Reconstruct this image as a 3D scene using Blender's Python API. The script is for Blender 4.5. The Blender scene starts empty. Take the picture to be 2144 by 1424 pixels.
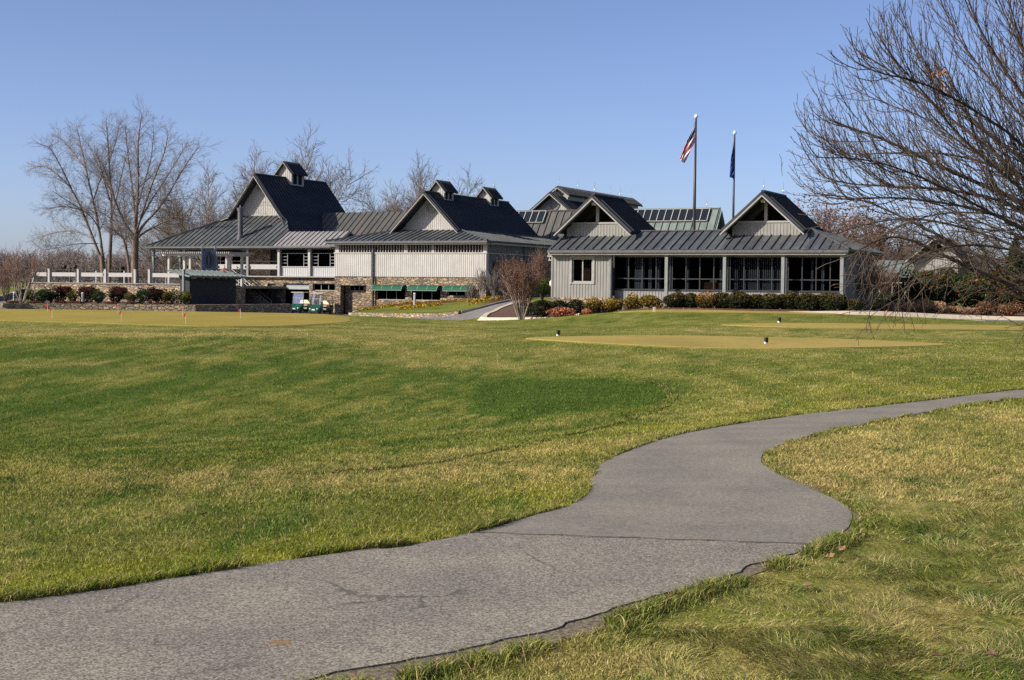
import bpy, bmesh, math, random
import numpy as np
from mathutils import Vector, Matrix
PI = math.pi
rad = math.radians
SC = bpy.context.scene
COL = SC.collection
# ------------------------------------------------------------------ camera
FPX, HALF = 3000.0, (1072.0, 712.0)
PITCH, ROLL, EYE = math.atan(112/FPX), 0.011, Vector((0, 0, 1.65))
CF = Vector((0, math.cos(PITCH), -math.sin(PITCH)))
R0 = Vector((1, 0, 0)); U0 = Vector((0, math.sin(PITCH), math.cos(PITCH)))
CR = R0*math.cos(ROLL) + U0*math.sin(ROLL)
CU = U0*math.cos(ROLL) - R0*math.sin(ROLL)
cam = bpy.data.objects.new('camera', bpy.data.cameras.new('camera'))
COL.objects.link(cam)
mw = Matrix((CR, CU, -CF)).transposed().to_4x4(); mw.translation = EYE
cam.matrix_world = mw
cam.data.sensor_width = 36; cam.data.lens = 36*FPX/2144
cam.data.clip_start = 0.05; cam.data.clip_end = 5000
SC.camera = cam
def ray(px, py): return CF + CR*((px-HALF[0])/FPX) + CU*((HALF[1]-py)/FPX)
def at(px, py, Y):
    """A survey point: where the sight line through a photo point meets the depth Y metres."""
    d = ray(px, py); return EYE + d*(Y/d.y)
# ------------------------------------------------------------------ light
SUN = Vector((-math.sin(rad(69))*math.cos(rad(30)), -math.cos(rad(69))*math.cos(rad(30)), math.sin(rad(30))))
sl = bpy.data.lights.new('sun', 'SUN'); sl.energy = 4.3; sl.angle = rad(0.53); sl.color = (1.0, 0.93, 0.82)
so = bpy.data.objects.new('sun', sl); COL.objects.link(so); so.rotation_euler = SUN.to_track_quat('Z', 'Y').to_euler()
so.location = (-60, -20, 60)
wd = bpy.data.worlds.new('World'); SC.world = wd; wd.use_nodes = True
nt = wd.node_tree; nt.nodes.clear()
sky = nt.nodes.new('ShaderNodeTexSky'); sky.sky_type = 'NISHITA'; sky.sun_disc = False
sky.sun_elevation = rad(30); sky.sun_rotation = math.atan2(SUN.x, SUN.y) % (2*PI)
sky.altitude = 0; sky.air_density = 0.6; sky.dust_density = 1.0; sky.ozone_density = 3.0
bg = nt.nodes.new('ShaderNodeBackground'); bg.inputs['Strength'].default_value = 0.095
wo = nt.nodes.new('ShaderNodeOutputWorld')
sm_ = nt.nodes.new('ShaderNodeVectorMath'); sm_.operation = 'MULTIPLY'; sm_.inputs[1].default_value = (1.05, .955, 1.01)
nt.links.new(sky.outputs[0], sm_.inputs[0]); nt.links.new(sm_.outputs[0], bg.inputs[0]); nt.links.new(bg.outputs[0], wo.inputs[0])
SC.view_settings.view_transform = 'Standard'; SC.view_settings.look = 'None'
SC.view_settings.exposure = 0.75; SC.view_settings.gamma = 1; SC.view_settings.use_curve_mapping = False
SC.render.engine = 'CYCLES'
SC.cycles.use_denoising = False; SC.cycles.max_bounces = 6; SC.cycles.transparent_max_bounces = 8
# ------------------------------------------------------------------ things
def link(o, parent=None):
    COL.objects.link(o)
    if parent is not None: o.parent = parent
    return o
def tag(o, label=None, cat=None, group=None, kind=None):
    if label: o['label'] = label
    if cat: o['category'] = cat
    if group: o['group'] = group
    if kind: o['kind'] = kind
    return o
def thing(name, label, cat, loc=(0, 0, 0), rz=0.0, group=None):
    o = bpy.data.objects.new(name, None); link(o); o.location = loc; o.rotation_euler = (0, 0, rz)
    o.empty_display_size = 0.2
    return tag(o, label, cat, group)
def copy_tree(o, parent=None):
    c = o.copy(); COL.objects.link(c)
    if parent is not None: c.parent = parent
    for ch in o.children: copy_tree(ch, c)
    return c
def mesh_obj(name, verts, faces, mat, parent=None, smooth=False):
    me = bpy.data.meshes.new(name); me.from_pydata(verts, [], faces); me.update()
    for m in (mat if isinstance(mat, (list, tuple)) else [mat]): me.materials.append(m)
    if smooth: me.polygons.foreach_set('use_smooth', [True]*len(me.polygons))
    return link(bpy.data.objects.new(name, me), parent)
class MB:
    """Collects shapes of one part in the frame of its thing."""
    def __init__(s, off=(0, 0, 0), xf=None): s.v = []; s.f = []; s.off = Vector(off); s.xf = xf
    def add(s, vs, fs):
        b = len(s.v)
        for p in vs:
            p = Vector(p)
            if s.xf is not None: p = s.xf @ p
            s.v.append(p - s.off)
        s.f += [[i+b for i in f] for f in fs]
        return s
    def box(s, x0, x1, y0, y1, z0, z1):
        return s.add([(x0,y0,z0),(x1,y0,z0),(x1,y1,z0),(x0,y1,z0),(x0,y0,z1),(x1,y0,z1),(x1,y1,z1),(x0,y1,z1)],
              [(0,3,2,1),(4,5,6,7),(0,1,5,4),(1,2,6,5),(2,3,7,6),(3,0,4,7)])
    def prism(s, pts, d):
        n = len(pts); d = Vector(d); a = [Vector(p) for p in pts]; b = [p+d for p in a]
        return s.add(a+b, [tuple(range(n)), tuple(range(2*n-1, n-1, -1))]+[(i, i+n, (i+1) % n+n, (i+1) % n) for i in range(n)])
    def bar(s, a, b, w, h=None, up=(0, 0, 1)):
        a = Vector(a); b = Vector(b); h = h or w; d = (b-a).normalized(); up = Vector(up)
        x = d.cross(up)
        if x.length < 1e-4: x = Vector((1, 0, 0))
        x.normalize(); y = x.cross(d).normalized()
        c = [a+x*(sx*w/2)+y*(sy*h/2) for sx, sy in ((-1,-1),(1,-1),(1,1),(-1,1))]
        c += [p+(b-a) for p in c]
        return s.add(c, [(0,1,2,3),(7,6,5,4),(0,4,5,1),(1,5,6,2),(2,6,7,3),(3,7,4,0)])
    def lathe(s, c, prof, n=12, axis='z'):
        c = Vector(c); vs = []; fs = []
        for r, h in prof:
            for k in range(n):
                a = 2*PI*k/n; p = (r*math.cos(a), r*math.sin(a), h)
                if axis == 'x': p = (p[2], p[0], p[1])
                if axis == 'y': p = (p[0], p[2], p[1])
                vs.append(c+Vector(p))
        m = len(prof)
        for i in range(m-1):
            for k in range(n): fs.append((i*n+k, i*n+(k+1) % n, (i+1)*n+(k+1) % n, (i+1)*n+k))
        fs += [tuple(range(n-1, -1, -1)), tuple((m-1)*n+k for k in range(n))]
        return s.add(vs, fs)
    def loft(s, secs):
        n = len(secs[0]); vs = [p for q in secs for p in q]; fs = []
        for i in range(len(secs)-1):
            for k in range(n): fs.append((i*n+k, i*n+(k+1) % n, (i+1)*n+(k+1) % n, (i+1)*n+k))
        fs += [tuple(range(n-1, -1, -1)), tuple((len(secs)-1)*n+k for k in range(n))]
        return s.add(vs, fs)
    def build(s, name, mat, parent=None, bevel=0, smooth=False):
        o = mesh_obj(name, s.v, s.f, mat, parent, smooth)
        bm = bmesh.new(); bm.from_mesh(o.data)
        bmesh.ops.recalc_face_normals(bm, faces=bm.faces)
        if bevel: bmesh.ops.bevel(bm, geom=bm.edges[:], offset=bevel, segments=2, affect='EDGES', profile=.5, clamp_overlap=True)
        bm.to_mesh(o.data); bm.free()
        return o
def clip_line(poly, p, d):
    """poly: convex 2-D points; the part of the line p + t d inside it, or None."""
    t0, t1 = -1e9, 1e9; n = len(poly)
    area = sum(poly[i][0]*poly[(i+1) % n][1]-poly[(i+1) % n][0]*poly[i][1] for i in range(n))
    sg = 1 if area > 0 else -1
    for i in range(n):
        ax, ay = poly[i]; bx, by = poly[(i+1) % n]
        nx, ny = -(by-ay)*sg, (bx-ax)*sg
        den = nx*d[0]+ny*d[1]; num = nx*(p[0]-ax)+ny*(p[1]-ay)
        if abs(den) < 1e-9:
            if num < 0: return None
            continue
        t = -num/den
        if den > 0: t0 = max(t0, t)
        else: t1 = min(t1, t)
    return (t0, t1) if t1-t0 > .05 else None
def roof_plane(mb, pts, thick=.12, pitch=.53, rib=(.042, .065), phase=.2):
    """One standing-seam roof plane: a slab with raised seams that run down the slope."""
    P = [Vector(p) for p in pts]
    n = (P[1]-P[0]).cross(P[2]-P[0]).normalized()
    if n.z < 0: n = -n
    mb.prism(P, n*-thick)
    h = Vector((n.y, -n.x, 0)).normalized() if abs(n.z) < .999 else Vector((1, 0, 0))
    sdir = n.cross(h).normalized()
    o = P[0]; q = [((p-o).dot(h), (p-o).dot(sdir)) for p in P]
    a, b = min(x[0] for x in q), max(x[0] for x in q)
    x = a+phase*pitch
    while x < b:
        c = clip_line(q, (x, 0), (0, 1))
        if c:
            A = o+h*x+sdir*(c[0]+.02)+n*(rib[1]/2+.002); B = o+h*x+sdir*(c[1]-.02)+n*(rib[1]/2+.002)
            mb.bar(A, B, rib[0], rib[1], up=n)
        x += pitch
def wall_holes(mb, u0, u1, z0, z1, holes, v, t, battens=0, bw=.05, bd=.02, skip=()):
    """A wall in the u-z plane whose outer face lies at v and that is t thick, with rectangular openings."""
    us = sorted({u0, u1, *[min(max(h[k], u0), u1) for h in holes for k in (0, 1)]})
    for a, b in zip(us, us[1:]):
        if b-a < 1e-6: continue
        m = (a+b)/2; zs = [(z0, z1)]
        for h in holes:
            if h[0] < m < h[1]:
                nz = []
                for c, d in zs:
                    if h[3] <= c or h[2] >= d: nz.append((c, d)); continue
                    if h[2] > c: nz.append((c, h[2]))
                    if h[3] < d: nz.append((h[3], d))
                zs = nz
        for c, d in zs: mb.box(a, b, v, v+t, c, d)
    if battens:
        x = u0+battens*.4
        while x < u1:
            zs = [(z0, z1)]
            for h in holes:
                if h[0]-bw < x < h[1]+bw:
                    nz = []
                    for c, d in zs:
                        if h[3] <= c or h[2] >= d: nz.append((c, d)); continue
                        if h[2] > c: nz.append((c, h[2]))
                        if h[3] < d: nz.append((h[3], d))
                    zs = nz
            for c, d in zs: mb.box(x-bw/2, x+bw/2, v-bd, v+.002, c+.01, d-.01)
            x += battens
def wall_poly(mb, pts, v, t, battens=0, bw=.05, bd=.02):
    mb.prism([(p[0], v, p[1]) for p in pts], (0, t, 0))
    if battens:
        a, b = min(p[0] for p in pts), max(p[0] for p in pts); x = a+battens*.5
        while x < b:
            c = clip_line(pts, (x, 0), (0, 1))
            if c and c[1]-c[0] > .15: mb.box(x-bw/2, x+bw/2, v-bd, v+.002, c[0]+.01, c[1]-.05)
            x += battens
# ------------------------------------------------------------------ materials
MATS = {}
def M(name): return MATS[name]
def node_mat(name):
    m = bpy.data.materials.new(name); m.use_nodes = True; MATS[name] = m
    t = m.node_tree; return m, t, t.nodes['Principled BSDF'], t.nodes['Material Output']
def rgba(c): return (c[0], c[1], c[2], 1)
def tex(t, scale=(1, 1, 1), coord='Object'):
    tc = t.nodes.new('ShaderNodeTexCoord'); mp = t.nodes.new('ShaderNodeMapping')
    mp.inputs['Scale'].default_value = scale; t.links.new(tc.outputs[coord], mp.inputs[0]); return mp.outputs[0]
def noise(t, vec, scale, detail=4, rough=.55):
    n = t.nodes.new('ShaderNodeTexNoise'); n.inputs['Scale'].default_value = scale
    n.inputs['Detail'].default_value = detail; n.inputs['Roughness'].default_value = rough
    t.links.new(vec, n.inputs['Vector']); return n
def ramp(t, fac, stops, interp='LINEAR'):
    r = t.nodes.new('ShaderNodeValToRGB'); e = r.color_ramp.elements; r.color_ramp.interpolation = interp
    while len(e) < len(stops): e.new(.5)
    for i, (p, c) in enumerate(stops): e[i].position = p; e[i].color = rgba(c)
    t.links.new(fac, r.inputs[0]); return r.outputs[0]
def mixc(t, fac, a, b, mode='MIX'):
    m = t.nodes.new('ShaderNodeMix'); m.data_type = 'RGBA'; m.blend_type = mode
    for k, x in ((0, fac), (6, a), (7, b)):
        if isinstance(x, (int, float)): m.inputs[k].default_value = x
        elif isinstance(x, tuple): m.inputs[k].default_value = rgba(x)
        else: t.links.new(x, m.inputs[k])
    return m.outputs[2]
def bump(t, b, h, strength=.4, dist=.02):
    n = t.nodes.new('ShaderNodeBump'); n.inputs['Strength'].default_value = strength; n.inputs['Distance'].default_value = dist
    t.links.new(h, n.inputs['Height']); t.links.new(n.outputs[0], b.inputs['Normal'])
def simple(name, col, rough=.6, var=.18, scale=3, stretch=(1, 1, 1), metal=0, spec=.4, bmp=.0):
    m, t, b, o = node_mat(name); v = tex(t, stretch); n = noise(t, v, scale, 5)
    lo = tuple(c*(1-var) for c in col); hi = tuple(min(1, c*(1+var)) for c in col)
    t.links.new(ramp(t, n.outputs[0], [(.3, lo), (.7, hi)]), b.inputs['Base Color'])
    b.inputs['Roughness'].default_value = rough; b.inputs['Metallic'].default_value = metal
    b.inputs['Specular IOR Level'].default_value = spec
    if bmp: bump(t, b, n.outputs[0], bmp)
    return m
def siding(name, col, warm):
    m, t, b, o = node_mat(name)
    v = tex(t, (9, 9, .7)); n = noise(t, v, 1.0, 5, .65); v2 = tex(t, (.5, .5, .9)); n2 = noise(t, v2, 1.2, 3)
    c = ramp(t, n.outputs[0], [(.25, tuple(x*.72 for x in col)), (.5, col), (.75, tuple(min(1, x*1.15) for x in col))])
    c = mixc(t, ramp(t, n2.outputs[0], [(.42, (0, 0, 0)), (.68, (.55, .55, .55))]), c, warm)
    t.links.new(c, b.inputs['Base Color']); b.inputs['Roughness'].default_value = .85; b.inputs['Specular IOR Level'].default_value = .2
    bump(t, b, n.outputs[0], .25, .01); return m
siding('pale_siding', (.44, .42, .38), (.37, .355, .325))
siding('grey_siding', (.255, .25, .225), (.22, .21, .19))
siding('shade_siding', (.17, .17, .165), (.14, .14, .135))  # darker copy of the pale siding, for the wing's shaded side
siding('gable_siding', (.40, .385, .345), (.33, .315, .285))
simple('trim_grey', (.30, .29, .26), .8, .12)
simple('trim_pale', (.38, .365, .33), .8, .12)
simple('white_paint', (.34, .33, .31), .6, .08, 6)
simple('porch_panel', (.42, .42, .41), .7, .1, 4, (6, 6, 1))
simple('post_grey', (.19, .20, .19), .7, .12)
simple('dark_metal', (.03, .032, .035), .45, .2, 4, metal=.3)
simple('pipe_metal', (.10, .10, .105), .5, .25, 4, metal=.4)
simple('pole_bronze', (.035, .03, .028), .45, .15, 2, metal=.3)
simple('steel_thin', (.22, .22, .22), .5, .15)
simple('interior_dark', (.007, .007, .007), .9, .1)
simple('interior_wood', (.30, .16, .08), .6, .3, 5)
simple('curtain', (.68, .69, .70), .9, .15, 3, (8, 8, .5))
simple('kiosk_wall', (.032, .031, .030), .85, .1)
simple('copper_green', (.17, .22, .20), .6, .3, 2)
simple('awning_green', (.006, .068, .034), .75, .12, 3)
simple('awning_trim', (.18, .33, .25), .75, .1)
simple('cart_green', (.008, .06, .035), .22, .1, 2, spec=.6)
simple('cart_beige', (.66, .50, .30), .6, .08)
simple('cart_roof', (.62, .54, .38), .5, .06)
simple('rubber', (.02, .02, .021), .85, .2)
simple('hub_grey', (.35, .35, .34), .5, .1)
simple('tag_white', (.6, .6, .58), .5, .03)
simple('flag_red', (.5, .02, .022), .8, .08)
simple('flag_white', (.75, .74, .73), .8, .04)
simple('state_blue', (.02, .05, .22), .7, .15)
simple('kerb_concrete', (.50, .42, .30), .85, .12, 2)
simple('kerb_grey', (.22, .20, .18), .85, .2, 2)
simple('marker_black', (.016, .013, .012), .6, .2)
simple('bollard_metal', (.42, .42, .41), .5, .1)
simple('sign_blue', (.10, .12, .17), .7, .1)
simple('red_cloth', (.22, .07, .06), .8, .2, 5)
simple('glass_ball', (.75, .78, .8), .1, .02, spec=.8)
simple('soil_bed', (.085, .042, .026), .95, .6, 11, bmp=.8)
simple('garage_door', (.30, .31, .31), .6, .1, 2, (1, 1, 14))
def metal_roof(name, cols, rough=.5, spec=.35, panel=.53):
    m, t, b, o = node_mat(name)
    v = tex(t, (1/panel, .13, .13)); n = noise(t, v, 1.1, 2, .5)
    v2 = tex(t, (2.2, 2.2, .8)); n2 = noise(t, v2, 1.0, 6, .7)
    f = t.nodes.new('ShaderNodeMath'); f.operation = 'ADD'; f2 = t.nodes.new('ShaderNodeMath'); f2.operation = 'MULTIPLY'; f2.inputs[1].default_value = .5
    t.links.new(n.outputs[0], f.inputs[0]); t.links.new(n2.outputs[0], f.inputs[1]); t.links.new(f.outputs[0], f2.inputs[0])
    k = len(cols)
    c = ramp(t, f2.outputs[0], [(.33+.34*i/(k-1), cols[i]) for i in range(k)])
    t.links.new(c, b.inputs['Base Color'])
    b.inputs['Roughness'].default_value = rough; b.inputs['Specular IOR Level'].default_value = spec
    bump(t, b, n2.outputs[0], .12, .02); return m
metal_roof('roof_dark', [(.024, .026, .030), (.034, .036, .041), (.046, .048, .052)], .55, .2)
metal_roof('roof_skirt', [(.034, .038, .042), (.06, .064, .064), (.088, .094, .092), (.125, .13, .122)], .5, .3)
metal_roof('roof_porch', [(.04, .041, .046), (.062, .062, .067), (.075, .082, .083), (.10, .115, .112)], .5, .28)
metal_roof('roof_light', [(.16, .15, .145), (.26, .245, .235), (.11, .105, .105)], .5, .35)
metal_roof('roof_brown', [(.05, .055, .052), (.08, .079, .072), (.115, .09, .076)], .55, .3)
metal_roof('roof_green', [(.085, .11, .10), (.13, .16, .145), (.20, .22, .205)], .55, .3)
def stone(name, k=1.0, s=1.0):
    m, t, b, o = node_mat(name)
    v = tex(t, (2.5*s, 2.5*s, 6.2*s)); nz = noise(t, v, 1.3, 2)
    add = t.nodes.new('ShaderNodeVectorMath'); add.operation = 'MULTIPLY_ADD'; add.inputs[1].default_value = (.7, .7, .7)
    t.links.new(nz.outputs['Color'], add.inputs[0]); t.links.new(v, add.inputs[2])
    vo = t.nodes.new('ShaderNodeTexVoronoi'); t.links.new(add.outputs[0], vo.inputs['Vector']); vo.inputs['Scale'].default_value = 1
    ve = t.nodes.new('ShaderNodeTexVoronoi'); ve.feature = 'DISTANCE_TO_EDGE'; t.links.new(add.outputs[0], ve.inputs['Vector']); ve.inputs['Scale'].default_value = 1
    sep = t.nodes.new('ShaderNodeSeparateColor'); t.links.new(vo.outputs['Color'], sep.inputs[0])
    pal = [(.0, (.10, .075, .055)), (.16, (.24, .16, .095)), (.32, (.36, .26, .145)), (.46, (.15, .115, .09)), (.6, (.31, .19, .085)), (.72, (.20, .165, .13)), (.84, (.40, .30, .17)), (.95, (.16, .095, .065))]
    c = ramp(t, sep.outputs[0], [(p, tuple(x*k for x in q)) for p, q in pal], 'CONSTANT')
    n2 = noise(t, v, 5, 4); c = mixc(t, .35, c, ramp(t, n2.outputs[0], [(.3, (.12*k, .10*k, .08*k)), (.7, (.42*k, .35*k, .25*k))]))
    jt = ramp(t, ve.outputs['Distance'], [(.02, (1, 1, 1)), (.09, (0, 0, 0))])
    c = mixc(t, jt, c, (.09*k, .075*k, .06*k)); t.links.new(c, b.inputs['Base Color'])
    b.inputs['Roughness'].default_value = .9; b.inputs['Specular IOR Level'].default_value = .2
    bump(t, b, ramp(t, ve.outputs['Distance'], [(.0, (0, 0, 0)), (.14, (1, 1, 1))]), .9, .05); return m
stone('stone_wall', 1.1); stone('stone_pale', 1.35)
def glass(name, tint, gloss):
    m, t, b, o = node_mat(name); t.nodes.remove(b)
    tr = t.nodes.new('ShaderNodeBsdfTransparent'); tr.inputs[0].default_value = rgba(tint)
    gl = t.nodes.new('ShaderNodeBsdfGlossy'); gl.inputs['Roughness'].default_value = .03; gl.inputs[0].default_value = (.9, .95, 1, 1)
    mx = t.nodes.new('ShaderNodeMixShader'); mx.inputs[0].default_value = gloss
    t.links.new(tr.outputs[0], mx.inputs[1]); t.links.new(gl.outputs[0], mx.inputs[2])
    t.links.new(mx.outputs[0], o.inputs[0]); return m
glass('window_glass', (.42, .44, .46), 0.0); glass('screen_glass', (.78, .83, .92), .12)
def vcol(name, rough=.7, transl=.25, spec=.25, mul=1.0):
    m, t, b, o = node_mat(name)
    a = t.nodes.new('ShaderNodeAttribute'); a.attribute_name = 'col'
    t.links.new(a.outputs['Color'], b.inputs['Base Color'])
    b.inputs['Roughness'].default_value = rough; b.inputs['Specular IOR Level'].default_value = spec
    if transl:
        tl = t.nodes.new('ShaderNodeBsdfTranslucent'); t.links.new(a.outputs['Color'], tl.inputs[0])
        mx = t.nodes.new('ShaderNodeMixShader'); mx.inputs[0].default_value = transl
        t.links.new(b.outputs[0], mx.inputs[1]); t.links.new(tl.outputs[0], mx.inputs[2]); t.links.new(mx.outputs[0], o.inputs[0])
    return m
vcol('leaf', .8, .2, .06); vcol('blade', .8, .25, .05)
def bark(name, a, b2, sc=6):
    m, t, b, o = node_mat(name); v = tex(t, (1, 1, .35)); n = noise(t, v, sc, 5, .65)
    t.links.new(ramp(t, n.outputs[0], [(.3, a), (.7, b2)]), b.inputs['Base Color']); b.inputs['Roughness'].default_value = .9
    b.inputs['Specular IOR Level'].default_value = .15
    bump(t, b, n.outputs[0], .4, .02); return m
bark('bark_dark', (.022, .017, .015), (.10, .075, .055)); bark('twig_dark', (.036, .027, .022), (.13, .095, .07), 1.2)
bark('bark_birch', (.10, .07, .055), (.22, .165, .13)); bark('twig_birch', (.125, .10, .088), (.21, .175, .155), 2)
bark('twig_grey', (.13, .11, .095), (.21, .18, .155), 2); bark('twig_red', (.12, .07, .055), (.20, .125, .095), 2)
bark('bark_pale', (.20, .16, .13), (.34, .28, .225)); bark('twig_far', (.19, .155, .14), (.27, .215, .195), .5)  # far-wood twigs are paler: slight distance haze put into their colour
# ------------------------------------------------------------------ terrain
CT = [(-9,-6,0),(9,-6,0),(-9,3,.02),(0,3,0),(9,3,.05),(-2.6,7.3,0),(0.2,9.2,0),(.7,12.2,0),(2.4,16,0),(5.5,20.5,0),(8.6,23.8,0),
      (-7,9,.03),(2.4,10.5,0),(5,12,.03),(8.5,17,.04),(15,24,.1),(-5.5,13.5,-.06),(-2,14,-.12),(-9,22,-.74),(-4,22,-.7),(0,22,-.48),(3.2,23,-.14),
      (-14,35,-.36),(-5.5,35,-.4),(1,34,-.4),(4,33,-.24),(8,33,-.05),(16,33,.1),(-22,44,-.02),(-8,44,-.04),(-2,45,-.12),(2,43.5,-.05),(8,43,0),(14,43.5,0),(22,43,.1),
      (2,50,0),(8,50,.02),(15,50.5,.02),(-24,58,0),(-10,58,0),(-5,58,-.02),(0,58,-.14),(4,58,-.05),(9,56,.12),(16,57,.12),(26,57,.1),(9,65,.15),(18,66,.12),
      (-32,70,.02),(-14,70,0),(-9,72,-.03),(-3.5,71,-.14),(1.5,70,-.1),(4.5,73,.3),(8,74,.46),(13,75,.46),(17,76.5,.47),(24,77,.2),(32,77,.15),
      (-36,82,0),(-20,82,0),(-11,80.5,-.03),(-6,83,-.25),(6.5,79,.42),(12,78.5,.47),(20,80,.5),(30,84,.4),
      (-42,92,-.3),(-20,93,-.4),(-12.5,92,-.6),(3,92,.5),(12,88,.5),(26,92,.6),(-42,105,-.12),(-26,105,-.4),(-17,118,-.85),(-12,119.5,-.86),(-16,105,-.8),(-20,112,-.8),
      (4.5,106,.75),(-60,150,.55),(-20,150,.4),(20,130,.8),(60,130,.8),(0,160,.9),(-120,250,.3),(0,250,.7),(120,250,.8),(-300,520,1),(0,520,1),(300,520,1)]
DRV_UP = [(736,664,113.5),(800,664,110),(860,665,107.5),(925,664,105),(965,658,104),(1000,648,104.5),(1040,637,106),(1070,630,108.5),(1100,624,113)]
DRV_LO = [(690,664,112),(760,668,102),(860,671,95.5),(960,673,90),(1009,669.5,86),(1021,660.5,88.5),(1045,651,94),(1074,640,101),(1110,630,109)]
for q in DRV_UP+DRV_LO[1:]: CT.append(tuple(at(*q)-Vector((0, 0, .02))))
ISL = [(1016,664,87),(1012,668,85.2),(1022,670,83.6),(1055,669.5,82.4),(1100,669.2,81.5),(1160,668.8,80.6),(1215,666,80)]
for q in ISL[1:6]: CT.append(tuple(at(*q)-Vector((0, 0, .10))))
CT = np.array(CT, float); NC = len(CT)
def tpsk(d2): return np.where(d2 > 1e-9, d2*np.log(d2+1e-12)*.5, 0.0)
CXY = CT[:, :2]/10.0
_d2 = ((CXY[:, None, :]-CXY[None])**2).sum(-1)
_A = np.zeros((NC+3, NC+3)); _A[:NC, :NC] = tpsk(_d2)+np.eye(NC)*.02
_A[:NC, NC] = 1; _A[:NC, NC+1:] = CXY; _A[NC, :NC] = 1; _A[NC+1:, :NC] = CXY.T
_W = np.linalg.solve(_A, np.concatenate([CT[:, 2], np.zeros(3)]))
def Gn(x, y):
    x = np.asarray(x, float).ravel(); y = np.asarray(y, float).ravel(); out = np.empty(len(x))
    for i in range(0, len(x), 20000):
        p = np.stack([x[i:i+20000], y[i:i+20000]], 1)/10.0
        d2 = ((p[:, None, :]-CXY[None])**2).sum(-1)
        out[i:i+20000] = tpsk(d2) @ _W[:NC]+_W[NC]+p @ _W[NC+1:]
    return np.clip(out, -1.3, 2.5)
def G(x, y): return float(Gn([x], [y])[0])
def hit(px, py):
    """Where the sight line through a photo point meets the ground."""
    d = ray(px, py); Y = np.concatenate([np.arange(3, 40, .05), np.arange(40, 140, .2)])
    P = np.array(EYE)[None]+np.outer(Y/d.y, np.array(d)); z = Gn(P[:, 0], P[:, 1])
    k = np.where(P[:, 2] <= z)[0]; k = k[0] if len(k) else len(Y)-1
    return P[k, 0], P[k, 1]
# value noise for colour patches and tufts
_rs = np.random.RandomState(7); _L = _rs.rand(256, 256)
def vn(x, y):
    xi = np.floor(x).astype(int); yi = np.floor(y).astype(int); fx = x-xi; fy = y-yi
    fx = fx*fx*(3-2*fx); fy = fy*fy*(3-2*fy)
    a = _L[xi % 256, yi % 256]; b = _L[(xi+1) % 256, yi % 256]; c = _L[xi % 256, (yi+1) % 256]; d = _L[(xi+1) % 256, (yi+1) % 256]
    return (a*(1-fx)+b*fx)*(1-fy)+(c*(1-fx)+d*fx)*fy
def fbm(x, y, o=4):
    s = 0; w = 1; t = 0
    for k in range(o): s = s+w*vn(x*2**k+17.3*k, y*2**k+5.1*k); t += w; w *= .55
    return s/t
def blob(px, py, dx, dy, amt, ang=0.0):
    x, y = hit(px, py); return (x, y, dx, dy, amt, rad(ang))
DEEP = [blob(1180,820,2.6,2.4,1.0), blob(1370,810,.9,2.0,.6), blob(560,770,4.2,2.6,.55,25), blob(800,800,4,2.6,.5,25), blob(150,830,4,3,.5,15), blob(60,740,3.5,3,.45), blob(700,870,2.4,1.2,.35,20),
        blob(1130,690,2.2,4,.9), blob(1270,675,2.6,3.5,.5), blob(1600,662,7,1.2,.5), blob(1640,775,3,2.2,.35), blob(1200,740,5,2,.3), blob(450,1120,.9,.7,.35), blob(200,1130,.8,.8,.3),
        blob(1900,1120,.9,.45,.6), blob(2080,1110,.9,.5,.5), blob(1650,1200,.5,.4,.5), blob(1420,1290,.35,.25,.5), blob(1780,1330,.5,.2,.3), blob(2000,1230,.6,.3,.4), blob(1800,1040,.7,.4,.35), blob(2100,880,1.2,.8,.35)]
STRAW = [blob(250,985,3.2,.9,.22), blob(620,1005,2.4,.7,.2), blob(165,765,.95,1.1,1.0), blob(1080,945,2.0,1.0,.65,20), blob(1000,970,1.6,.6,.5), blob(560,1015,2.2,.8,.35), blob(1900,1010,2.4,1.0,.95), blob(2060,1000,1.6,1.2,.75), blob(1800,925,2.0,1.4,.65), blob(1700,960,1.0,.8,.6), blob(1950,880,2.2,1.6,.6), blob(1000,990,3,.6,.35),
         blob(900,770,3,2,.3), blob(760,740,5,2.5,.35), blob(350,700,9,3,.35), blob(1700,745,7,2.5,.3), blob(1450,690,4,3,.4), blob(1750,700,6,3,.45), blob(1700,1390,.6,.2,.5), blob(1250,1400,.5,.2,.4), blob(650,880,2.6,1.4,.3), blob(1150,890,2.4,.8,.5)]
BRIGHT = [blob(1150,1040,.6,.8,.8), blob(1250,940,1.2,.8,.7), blob(1480,890,1.4,.8,.7), blob(1750,850,2,1,.6), blob(900,1130,.8,.5,.7), blob(640,1165,.7,.4,.8), blob(350,1200,.6,.4,.8), blob(100,1230,.6,.3,.6), blob(20,990,1,.8,.5), blob(1050,1000,1.6,.7,.5), blob(1950,1330,.6,.25,.3), blob(2080,890,.9,.6,.5), blob(2000,815,3,1.2,.4)]
def field(x, y, L):
    s = np.zeros_like(x)
    for cx, cy, a, b, amt, an in L:
        u = (x-cx)*math.cos(an)+(y-cy)*math.sin(an); v = -(x-cx)*math.sin(an)+(y-cy)*math.cos(an)
        s = s+amt*np.exp(-((u/a)**2+(v/b)**2))
    return s
C_DEEP, C_MID, C_STRAW, C_BRI = (np.array(c) for c in ((.046,.092,.013), (.166,.182,.036), (.375,.298,.110), (.235,.245,.022)))
def inside(poly, x, y):
    poly = np.asarray(poly); r = np.zeros(len(x), bool); n = len(poly); j = n-1
    for i in range(n):
        xi, yi = poly[i]; xj, yj = poly[j]
        if yi != yj:
            r ^= ((yi > y) != (yj > y)) & (x < (xj-xi)*(y-yi)/(yj-yi)+xi)
        j = i
    return r
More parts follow.
